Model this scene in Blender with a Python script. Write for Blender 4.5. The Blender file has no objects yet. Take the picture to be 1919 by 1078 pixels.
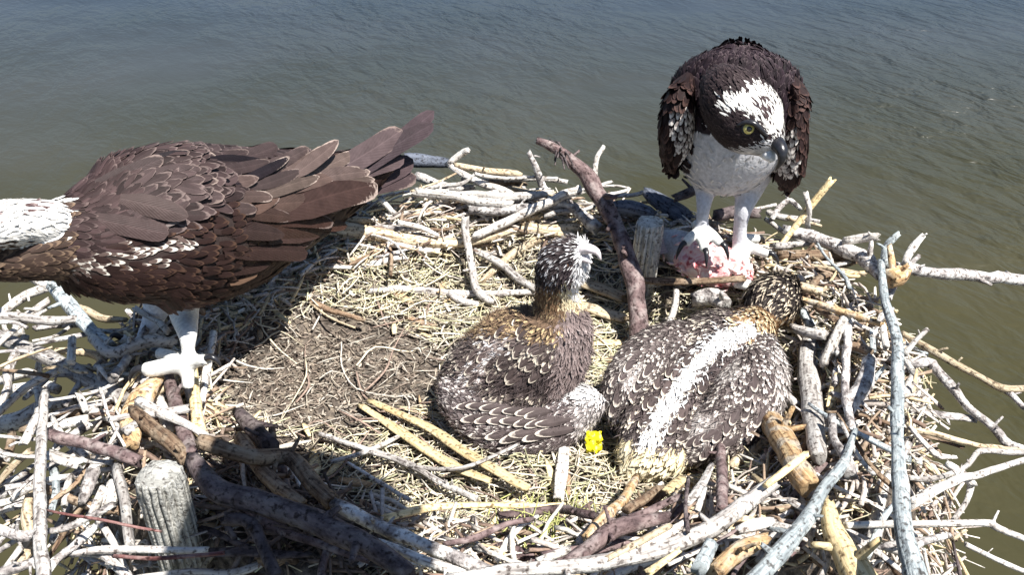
import bpy, math, random
from mathutils import Vector, Matrix, noise
from mathutils.bvhtree import BVHTree
from mathutils.kdtree import KDTree
R = random.Random(11)
S = bpy.context.scene
COL = S.collection
V = Vector
# ------------------------------------------------------------------ camera, sky, sun, exposure
CAM = V((0, 0, 0.80)); PITCH = math.radians(32); FPX = 1662.0
cd = bpy.data.cameras.new('camera'); co = bpy.data.objects.new('camera', cd); COL.objects.link(co)
co.location = CAM; co.rotation_euler = (math.pi/2 - PITCH, 0, 0)
cd.sensor_width = 36; cd.lens = 36*FPX/1919; cd.clip_start = .02; cd.clip_end = 3000
S.camera = co
SUN = V((-.38, .34, -1)).normalized()              # the way the light travels
w = bpy.data.worlds.new('World'); S.world = w; w.use_nodes = True
nt = w.node_tree; bg = nt.nodes['Background']
sky = nt.nodes.new('ShaderNodeTexSky'); sky.sky_type = 'NISHITA'; sky.sun_disc = False; sky.dust_density = .3; sky.ozone_density = 2.0
sky.sun_elevation = math.asin(-SUN.z); sky.sun_rotation = math.atan2(-SUN.x, -SUN.y)
nt.links.new(sky.outputs[0], bg.inputs[0]); bg.inputs[1].default_value = .05
ld = bpy.data.lights.new('sun', 'SUN'); ld.energy = 5.0; ld.angle = math.radians(.5); ld.color = (1, .965, .90)
lo = bpy.data.objects.new('sun', ld); COL.objects.link(lo); lo.location = (0, 0, 8)
lo.rotation_euler = SUN.to_track_quat('-Z', 'Y').to_euler()
S.view_settings.view_transform = 'Standard'; S.view_settings.look = 'None'
S.view_settings.exposure = 1.08; S.view_settings.gamma = 1
# ------------------------------------------------------------------ where things are
FWD = V((0, math.cos(PITCH), -math.sin(PITCH))); UP = V((0, math.sin(PITCH), math.cos(PITCH))); RT = V((1, 0, 0))
def ray(px, py): return (RT*((px-959.5)/FPX) + UP*((539-py)/FPX) + FWD)
def atz(px, py, z):
    d = ray(px, py); return CAM + d*((z-CAM.z)/d.z)
def aty(px, py, y):
    d = ray(px, py); return CAM + d*(y/d.y)
def depth(p): return (p-CAM).dot(FWD)
def mpp(p): return depth(p)/FPX
def proj(p):
    q = p-CAM; k = q.dot(FWD); return (959.5+q.x/k*FPX, 539-q.dot(UP)/k*FPX)
def sm(a, b, x):
    t = min(1, max(0, (x-a)/(b-a))); return t*t*(3-2*t)
def rn(x, y): return math.hypot(x/.54, (y-1.0)/.43)
def H(x, y):                                        # nest bowl
    r = rn(x, y); h = .08*sm(.55, .92, r) + .012*(noise.noise(V((x*9, y*9, 0)))) + .006*noise.noise(V((x*40, y*40, 3)))
    if r > 1.0: h -= (r-1.0)*2.6
    return h
def HE(x, y):                                       # where loose sticks rest past the rim
    r = rn(x, y); return .08*sm(.55, .92, r) - .07*max(0, r-1.05)
def G(px, py, o=0):
    d = ray(px, py); t = .45
    while t < 2.6:
        p = CAM + d*t
        if p.z < HE(p.x, p.y)+o: return p
        t += .004
    return CAM + d*1.8
# ------------------------------------------------------------------ small helpers
def tag(o, label=None, cat=None, group=None, kind=None):
    if label: o['label'] = label
    if cat: o['category'] = cat
    if group: o['group'] = group
    if kind: o['kind'] = kind
    return o
class MB:
    def __init__(s): s.v = []; s.f = []; s.uv = []; s.c = []; s.t = []
    def add(s, vs, fs, uvs=None, col=(1, 1, 1, 1), tip=(1, 1, 1, 1)):
        b = len(s.v); s.v += vs; s.f += [tuple(i+b for i in f) for f in fs]
        s.uv += uvs if uvs else [(0, 0)]*len(vs)
        s.c += col if isinstance(col, list) else [tuple(col)]*len(vs); s.t += [tuple(tip)]*len(vs)
    def mesh(s, name, mat, org=V((0, 0, 0)), smooth=True, tips=False):
        m = bpy.data.meshes.new(name); m.from_pydata([tuple(p-org) for p in s.v], [], s.f)
        ul = m.uv_layers.new(name='UVMap'); li = [0]*len(m.loops); m.loops.foreach_get('vertex_index', li)
        flat = []
        for i in li: flat += s.uv[i]
        ul.data.foreach_set('uv', flat)
        def att(nm, arr):
            a = m.attributes.new(nm, 'FLOAT_COLOR', 'POINT'); fl = []
            for q in arr: fl += (q if len(q) == 4 else tuple(q)+(1,))
            a.data.foreach_set('color', fl)
        att('Col', s.c)
        if tips: att('Tip', s.t)
        if smooth: m.polygons.foreach_set('use_smooth', [True]*len(m.polygons))
        m.materials.append(mat); m.update(); return m
    def obj(s, name, mat, parent=None, org=None, smooth=True, tips=False):
        if org is None:
            org = V((0, 0, 0))
            q = parent
            while q is not None: org = org + q.location; q = q.parent
            loc = V((0, 0, 0))
        else: loc = org
        o = bpy.data.objects.new(name, s.mesh(name, mat, org, smooth, tips)); COL.objects.link(o)
        o.location = loc; o.parent = parent; return o
def thing(name, label, cat, loc, group=None):
    o = bpy.data.objects.new(name, None); COL.objects.link(o); o.location = loc; o.empty_display_size = .05
    return tag(o, label, cat, group)
def crom(P, n):
    Q = [P[0]*2-P[1]] + list(P) + [P[-1]*2-P[-2]]; out = []
    for k in range(n+1):
        t = k/n*(len(P)-1); i = min(int(t), len(P)-2); u = t-i
        a, b, c, d = Q[i:i+4]
        out.append(((b*2)+(c-a)*u+(a*2-b*5+c*4-d)*u*u+(b*3-a-c*3+d)*u**3)*.5)
    return out
def lerp_list(L, t):
    t = t*(len(L)-1); i = min(int(t), len(L)-2); return L[i]+(L[i+1]-L[i])*(t-i)
def tube(mb, P, Rr, sides=8, flat=1.0, n=None, rough=.1, seed=0, col=(1, 1, 1, 1), jag=.6, flatdir=V((0, 0, 1)), kink=.4):
    L = sum((P[i+1]-P[i]).length for i in range(len(P)-1))
    if n is None: n = int(min(48, max(5, L/.011)))
    C = crom(P, n) if len(P) > 1 else P
    vs, fs, uv = [], [], []; prevN = None; s = 0; rr = random.Random(seed)
    for i, c in enumerate(C):
        T = (C[min(i+1, n)]-C[max(i-1, 0)]).normalized()
        if prevN is None:
            N = flatdir - T*flatdir.dot(T)
            if N.length < .1: N = V((1, 0, 0))-T*T.x
        else: N = prevN - T*prevN.dot(T)
        N.normalize(); prevN = N; B = T.cross(N)
        if i: s += (c-C[i-1]).length
        r = lerp_list(Rr, i/n)
        if n > 5 and rough > .05 and 0 < i < n: c = c + V((noise.noise(V((s*26, seed*3.1, 0))), noise.noise(V((s*26, seed*3.1, 9))), .6*noise.noise(V((s*26, seed*3.1, 17)))))*(r*kink)
        r *= 1 + rough*1.2*noise.noise(V((s*45, seed*7.3, 1.7)))
        for k in range(sides):
            a = 2*math.pi*k/sides
            q = r*(1+rough*noise.noise(V((math.cos(a)*1.3+seed, math.sin(a)*1.3, s*28))))
            p = c + N*(math.sin(a)*q*flat) + B*(math.cos(a)*q)
            if i in (0, n) and jag: p += T*(rr.uniform(-jag, jag)*r*(1 if i else -1))
            vs.append(p); uv.append((a*r+seed*.37, s+seed*.11))
    for i in range(n):
        for k in range(sides):
            a, b = i*sides+k, i*sides+(k+1) % sides
            fs.append((a, b, b+sides, a+sides))
    for e, i in ((0, 0), (1, n)):
        b = len(vs); vs.append(C[i]+ (C[1]-C[0] if not e else C[n-1]-C[n]).normalized()*lerp_list(Rr, e)*.3*(1 if jag else -1.2)); uv.append((.5, s*e))
        for k in range(sides):
            a, c2 = i*sides+k, i*sides+(k+1) % sides
            fs.append((b, c2, a) if not e else (b, a, c2))
    mb.add(vs, fs, uv, col)
# ------------------------------------------------------------------ materials
def newmat(name):
    m = bpy.data.materials.new(name); m.use_nodes = True; t = m.node_tree
    return m, t, t.nodes['Principled BSDF'], t.nodes.new, t.links.new
def ramp(t, stops):
    r = t.nodes.new('ShaderNodeValToRGB'); e = r.color_ramp.elements
    while len(e) < len(stops): e.new(.5)
    for q, (p, c) in zip(e, stops): q.position = p; q.color = tuple(c)+((1,) if len(c) == 3 else ())
    return r
def wood(name, dark, mid, light, patch=None, pamt=.0, rough=.85, grain=(220, 14), bump=.6):
    m, t, b, N, L = newmat(name)
    tc = N('ShaderNodeUVMap'); mp = N('ShaderNodeMapping'); mp.inputs['Scale'].default_value = (grain[0], grain[1], 1)
    L(tc.outputs[0], mp.inputs[0])
    n1 = N('ShaderNodeTexNoise'); n1.inputs['Scale'].default_value = 1; n1.inputs['Detail'].default_value = 6; n1.inputs['Roughness'].default_value = .65
    L(mp.outputs[0], n1.inputs['Vector'])
    r1 = ramp(t, [(.33, dark), (.47, mid), (.62, light)]); L(n1.outputs['Fac'], r1.inputs[0])
    geo = N('ShaderNodeNewGeometry')
    n2 = N('ShaderNodeTexNoise'); n2.inputs['Scale'].default_value = 55; n2.inputs['Detail'].default_value = 4
    L(geo.outputs['Position'], n2.inputs['Vector'])
    mx = N('ShaderNodeMix'); mx.data_type = 'RGBA'
    r2 = ramp(t, [(.5, (0, 0, 0)), (.62, (pamt,)*3)]); L(n2.outputs['Fac'], r2.inputs[0])
    L(r2.outputs[0], mx.inputs['Factor']); L(r1.outputs[0], mx.inputs['A']); mx.inputs['B'].default_value = tuple(patch or light)+(1,)
    n3 = N('ShaderNodeTexNoise'); n3.inputs['Scale'].default_value = 190; n3.inputs['Detail'].default_value = 3
    L(geo.outputs['Position'], n3.inputs['Vector'])
    r3 = ramp(t, [(.32, (.24, .21, .20)), (.47, (1, 1, 1))]); L(n3.outputs['Fac'], r3.inputs[0])
    m3 = N('ShaderNodeMix'); m3.data_type = 'RGBA'; m3.blend_type = 'MULTIPLY'; m3.inputs['Factor'].default_value = 1
    L(mx.outputs['Result'], m3.inputs['A']); L(r3.outputs[0], m3.inputs['B'])
    oi = N('ShaderNodeObjectInfo'); hs = N('ShaderNodeHueSaturation'); mr = N('ShaderNodeMapRange')
    mr.inputs['To Min'].default_value = .72; mr.inputs['To Max'].default_value = 1.15
    L(oi.outputs['Random'], mr.inputs['Value']); L(mr.outputs[0], hs.inputs['Value']); L(m3.outputs['Result'], hs.inputs['Color'])
    L(hs.outputs[0], b.inputs['Base Color']); b.inputs['Roughness'].default_value = rough
    b.inputs['Specular IOR Level'].default_value = .25
    ad = N('ShaderNodeMath'); ad.operation = 'ADD'; L(n1.outputs['Fac'], ad.inputs[0]); L(n3.outputs['Fac'], ad.inputs[1])
    bp = N('ShaderNodeBump'); bp.inputs['Strength'].default_value = bump; bp.inputs['Distance'].default_value = .0035
    L(ad.outputs[0], bp.inputs['Height']); L(bp.outputs[0], b.inputs['Normal'])
    return m
W = {
 'grey': wood('weathered_grey_wood', (.09, .075, .07), (.38, .35, .33), (.62, .59, .56), (.62, .60, .57), .7),
 'white': wood('bleached_wood', (.22, .19, .17), (.58, .54, .50), (.75, .72, .68), (.78, .76, .72), .7),
 'tan': wood('tan_wood', (.16, .10, .06), (.50, .40, .27), (.66, .57, .42), (.62, .52, .38), .5),
 'straw': wood('split_straw_wood', (.40, .28, .13), (.66, .52, .29), (.76, .64, .40), (.74, .60, .36), .4, bump=.35),
 'bark': wood('red_brown_bark', (.05, .033, .034), (.125, .085, .085), (.22, .16, .155), (.48, .42, .40), .35, grain=(90, 40)),
 'brown': wood('brown_wood', (.05, .03, .02), (.20, .13, .085), (.34, .25, .17), (.42, .34, .25), .5),
 'blue': wood('blue_grey_wood', (.12, .13, .14), (.32, .36, .38), (.52, .57, .58), (.60, .64, .64), .6),
 'mottle': wood('lichen_mottled_bark', (.06, .05, .05), (.33, .30, .29), (.56, .53, .51), (.78, .76, .73), .95, grain=(70, 55), bump=.9),
 'orange': wood('orange_rotten_wood', (.12, .06, .03), (.45, .29, .15), (.62, .46, .27), (.55, .50, .42), .7),
 'shade': wood('shaded_wood', (.04, .045, .06), (.10, .115, .15), (.17, .19, .24), (.2, .22, .27), .4),  # wood with shade painted into its slate tone
 'dark': wood('dark_and_shaded_bark', (.02, .016, .018), (.085, .065, .068), (.15, .12, .12), (.3, .26, .24), .3, grain=(90, 40)),  # own colour of dark twigs, and painted shade on the front logs
 'red': wood('red_twig_bark', (.08, .02, .02), (.20, .085, .08), (.34, .20, .18), (.48, .38, .35), .4),
}
def attrmat(name, rough=.8, var=.25, scale=300, spec=.2):
    m, t, b, N, L = newmat(name)
    a = N('ShaderNodeAttribute'); a.attribute_name = 'Col'
    g = N('ShaderNodeNewGeometry'); n = N('ShaderNodeTexNoise'); n.inputs['Scale'].default_value = scale; n.inputs['Detail'].default_value = 3
    L(g.outputs['Position'], n.inputs['Vector'])
    mr = N('ShaderNodeMapRange'); mr.inputs['From Min'].default_value = .3; mr.inputs['From Max'].default_value = .7
    mr.inputs['To Min'].default_value = 1-var; mr.inputs['To Max'].default_value = 1+var; L(n.outputs['Fac'], mr.inputs[0])
    mx = N('ShaderNodeVectorMath'); mx.operation = 'SCALE'; L(a.outputs['Color'], mx.inputs[0]); L(mr.outputs[0], mx.inputs['Scale'])
    L(mx.outputs[0], b.inputs['Base Color']); b.inputs['Roughness'].default_value = rough; b.inputs['Specular IOR Level'].default_value = spec
    bp = N('ShaderNodeBump'); bp.inputs['Strength'].default_value = .4; bp.inputs['Distance'].default_value = .002
    L(n.outputs['Fac'], bp.inputs['Height']); L(bp.outputs[0], b.inputs['Normal'])
    return m
M_TWIG = attrmat('twig_litter', .85, .35, 260)
M_SKIN = attrmat('down_and_skin', .8, .18, 220)
def feather_mat():
    m, t, b, N, L = newmat('feather_vanes')
    a = N('ShaderNodeAttribute'); a.attribute_name = 'Col'; tp = N('ShaderNodeAttribute'); tp.attribute_name = 'Tip'
    uv = N('ShaderNodeUVMap'); sp = N('ShaderNodeSeparateXYZ'); L(uv.outputs[0], sp.inputs[0])
    def math_(op, x, y=None):
        q = N('ShaderNodeMath'); q.operation = op
        for i, z in enumerate((x, y)):
            if z is None: continue
            if isinstance(z, (int, float)): q.inputs[i].default_value = z
            else: L(z, q.inputs[i])
        return q.outputs[0]
    g = N('ShaderNodeNewGeometry'); nz = N('ShaderNodeTexNoise'); nz.inputs['Scale'].default_value = 170; nz.inputs['Detail'].default_value = 3
    L(g.outputs['Position'], nz.inputs['Vector'])
    e = math_('POWER', math_('ABSOLUTE', sp.outputs[0]), 4.0)
    v2 = math_('ADD', sp.outputs[1], math_('MULTIPLY', e, .30))
    v3 = math_('ADD', v2, math_('MULTIPLY', math_('SUBTRACT', nz.outputs['Fac'], .5), .35))
    d = math_('MULTIPLY', math_('SUBTRACT', v3, tp.outputs['Alpha']), 9.0)
    cl = N('ShaderNodeClamp'); L(d, cl.inputs[0])
    mx = N('ShaderNodeMix'); mx.data_type = 'RGBA'; L(cl.outputs[0], mx.inputs['Factor']); L(a.outputs['Color'], mx.inputs['A']); L(tp.outputs['Color'], mx.inputs['B'])
    # barbs: fine streaks slanting from the shaft
    bs = math_('SINE', math_('MULTIPLY', math_('SUBTRACT', sp.outputs[1], math_('MULTIPLY', math_('ABSOLUTE', sp.outputs[0]), .3)), 85.0))
    n2 = N('ShaderNodeTexNoise'); n2.inputs['Scale'].default_value = 45; L(g.outputs['Position'], n2.inputs['Vector'])
    sh = N('ShaderNodeClamp'); L(math_('SUBTRACT', 1.0, math_('MULTIPLY', math_('ABSOLUTE', sp.outputs[0]), 13.0)), sh.inputs[0])      # the paler shaft
    hf = math_('MULTIPLY', math_('GREATER_THAN', sp.outputs[0], 0.0), .16)                                                          # outer vane darker than the inner
    k = math_('SUBTRACT', math_('ADD', math_('ADD', math_('ADD', .58, math_('MULTIPLY', bs, .02)), math_('MULTIPLY', n2.outputs['Fac'], .78)), math_('MULTIPLY', sh.outputs[0], .35)), hf)
    vm = N('ShaderNodeVectorMath'); vm.operation = 'SCALE'; L(mx.outputs['Result'], vm.inputs[0]); L(k, vm.inputs['Scale'])
    L(vm.outputs[0], b.inputs['Base Color']); b.inputs['Roughness'].default_value = .55; b.inputs['Specular IOR Level'].default_value = .10
    bp = N('ShaderNodeBump'); bp.inputs['Strength'].default_value = .25; bp.inputs['Distance'].default_value = .0015
    L(math_('ADD', math_('MULTIPLY', bs, .35), math_('MULTIPLY', nz.outputs['Fac'], 3)), bp.inputs['Height']); L(bp.outputs[0], b.inputs['Normal'])
    return m
M_FEA = feather_mat()
def plain(name, c, rough=.4, spec=.5, coat=0):
    m, t, b, N, L = newmat(name); b.inputs['Roughness'].default_value = rough
    b.inputs['Specular IOR Level'].default_value = spec; b.inputs['Coat Weight'].default_value = coat
    g = N('ShaderNodeNewGeometry'); n = N('ShaderNodeTexNoise'); n.inputs['Scale'].default_value = 240; L(g.outputs['Position'], n.inputs['Vector'])
    r = ramp(t, [(.3, [q*.7 for q in c]), (.7, [min(1, q*1.2) for q in c])]); L(n.outputs['Fac'], r.inputs[0]); L(r.outputs[0], b.inputs['Base Color'])
    return m
M_BEAK = plain('black_horn', (.018, .018, .022), .3); M_IRIS = plain('yellow_iris', (.72, .62, .20), .15, .6, .6)
M_PUP = plain('black_pupil', (.004, .004, .004), .08, .6, .8); M_YEL = plain('yellow_plastic', (.78, .70, .01), .45)
M_CERE = plain('blue_grey_cere', (.22, .25, .30), .5); M_HOUS = plain('white_housing', (.6, .6, .6), .4)
M_PINKB = plain('pale_pink_gape', (.74, .66, .68), .4)

# ================================================================== SETTING
# water, three and a half metres below
m, t, b, N, L = newmat('murky_water')
g = N('ShaderNodeNewGeometry')
n0 = N('ShaderNodeTexNoise'); n0.inputs['Scale'].default_value = .35; n0.inputs['Detail'].default_value = 3; L(g.outputs['Position'], n0.inputs['Vector'])
r0 = ramp(t, [(.3, (.037, .034, .013)), (.7, (.050, .045, .022))]); L(n0.outputs['Fac'], r0.inputs[0])
r0b = ramp(t, [(.3, (.026, .038, .053)), (.7, (.038, .048, .061))]); L(n0.outputs['Fac'], r0b.inputs[0])      # bluer far out: sky reflection put into the base colour
sx0 = N('ShaderNodeSeparateXYZ'); L(g.outputs['Position'], sx0.inputs[0]); dp = N('ShaderNodeMapRange'); dp.inputs['From Min'].default_value = 9; dp.inputs['From Max'].default_value = 19
dn = N('ShaderNodeMath'); dn.operation = 'MULTIPLY_ADD'; dn.inputs[1].default_value = 4; L(n0.outputs['Fac'], dn.inputs[0]); L(sx0.outputs[1], dn.inputs[2]); L(dn.outputs[0], dp.inputs[0])
dm = N('ShaderNodeMix'); dm.data_type = 'RGBA'; L(dp.outputs[0], dm.inputs['Factor']); L(r0.outputs[0], dm.inputs['A']); L(r0b.outputs[0], dm.inputs['B']); L(dm.outputs['Result'], b.inputs['Base Color'])
b.inputs['IOR'].default_value = 1.33; b.inputs['Roughness'].default_value = .36
def wn(scale, rot, sx, sy, det):
    mp = N('ShaderNodeMapping'); mp.vector_type = 'TEXTURE'; mp.inputs['Rotation'].default_value = (0, 0, rot); mp.inputs['Scale'].default_value = (sx, sy, 1)
    L(g.outputs['Position'], mp.inputs[0]); n = N('ShaderNodeTexNoise'); n.inputs['Scale'].default_value = scale; n.inputs['Detail'].default_value = det
    n.inputs['Distortion'].default_value = .4; L(mp.outputs[0], n.inputs['Vector']); return n.outputs['Fac']
def mth(op, x, y):
    q = N('ShaderNodeMath'); q.operation = op
    for i, z in enumerate((x, y)):
        if isinstance(z, (int, float)): q.inputs[i].default_value = z
        else: L(z, q.inputs[i])
    return q.outputs[0]
a1 = wn(3.2, math.radians(-60), 1.9, 1, 3); a2 = wn(8, math.radians(-40), 1.7, 1, 2); a3 = wn(.9, math.radians(-70), 2, 1.0, 2)
am = N('ShaderNodeTexNoise'); am.inputs['Scale'].default_value = .22; L(g.outputs['Position'], am.inputs['Vector'])
sx_ = N('ShaderNodeSeparateXYZ'); L(g.outputs['Position'], sx_.inputs[0])
far = N('ShaderNodeMapRange'); far.inputs['From Min'].default_value = 4.0; far.inputs['From Max'].default_value = 11; far.inputs['To Min'].default_value = .12; far.inputs['To Max'].default_value = 1
L(mth('ADD', sx_.outputs[1], mth('MULTIPLY', sx_.outputs[0], .8)), far.inputs[0])
hh = mth('MULTIPLY', mth('ADD', mth('ADD', a1, mth('MULTIPLY', a2, .22)), mth('MULTIPLY', a3, .7)), mth('MULTIPLY', far.outputs[0], mth('MULTIPLY', mth('MAXIMUM', mth('SUBTRACT', am.outputs['Fac'], .3), .05), 3.2)))
bp = N('ShaderNodeBump'); bp.inputs['Strength'].default_value = 1; bp.inputs['Distance'].default_value = .20
L(hh, bp.inputs['Height']); L(bp.outputs[0], b.inputs['Normal'])
mb = MB(); mb.add([V((-900, -300, -3.5)), V((900, -300, -3.5)), V((900, 1500, -3.5)), V((-900, 1500, -3.5))], [(0, 1, 2, 3)])
tag(mb.obj('water', m, smooth=False), kind='structure')

# nest bowl of packed mulch
m, t, b, N, L = newmat('packed_mulch')
g = N('ShaderNodeNewGeometry')
n1 = N('ShaderNodeTexNoise'); n1.inputs['Scale'].default_value = 95; n1.inputs['Detail'].default_value = 8; n1.inputs['Roughness'].default_value = .7; L(g.outputs['Position'], n1.inputs['Vector'])
n2 = N('ShaderNodeTexNoise'); n2.inputs['Scale'].default_value = 9; n2.inputs['Detail'].default_value = 3; L(g.outputs['Position'], n2.inputs['Vector'])
r1 = ramp(t, [(.34, (.04, .034, .03)), (.5, (.15, .13, .115)), (.62, (.30, .26, .21)), (.72, (.52, .47, .38))]); L(n1.outputs['Fac'], r1.inputs[0])
r2 = ramp(t, [(.35, (.5, .48, .46)), (.65, (1.1, 1.05, 1))]); L(n2.outputs['Fac'], r2.inputs[0])
mx = N('ShaderNodeMix'); mx.data_type = 'RGBA'; mx.blend_type = 'MULTIPLY'; mx.inputs['Factor'].default_value = 1
L(r1.outputs[0], mx.inputs['A']); L(r2.outputs[0], mx.inputs['B']); L(mx.outputs['Result'], b.inputs['Base Color']); b.inputs['Roughness'].default_value = .95
b.inputs['Specular IOR Level'].default_value = .1
bp = N('ShaderNodeBump'); bp.inputs['Strength'].default_value = 1; bp.inputs['Distance'].default_value = .006; L(n1.outputs['Fac'], bp.inputs['Height']); L(bp.outputs[0], b.inputs['Normal'])
mb = MB(); vs, fs = [V((0, 1, H(0, 1)))], []
NA, NR = 120, 60
for i in range(1, NR+1):
    r = i/NR*1.22
    for k in range(NA):
        a = 2*math.pi*k/NA; rr = r*(1+.05*noise.noise(V((math.cos(a)*2, math.sin(a)*2, 5))))
        x, y = math.cos(a)*.54*rr, 1+math.sin(a)*.43*rr; vs.append(V((x, y, H(x, y))))
for k in range(NA): fs.append((0, 1+k, 1+(k+1) % NA))
for i in range(NR-1):
    for k in range(NA):
        a, c = 1+i*NA+k, 1+i*NA+(k+1) % NA; fs.append((a, a+NA, c+NA, c))
mb.add(vs, fs)
nest = mb.obj('ground', m); tag(nest, kind='structure')

exec_sticks = True
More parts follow.
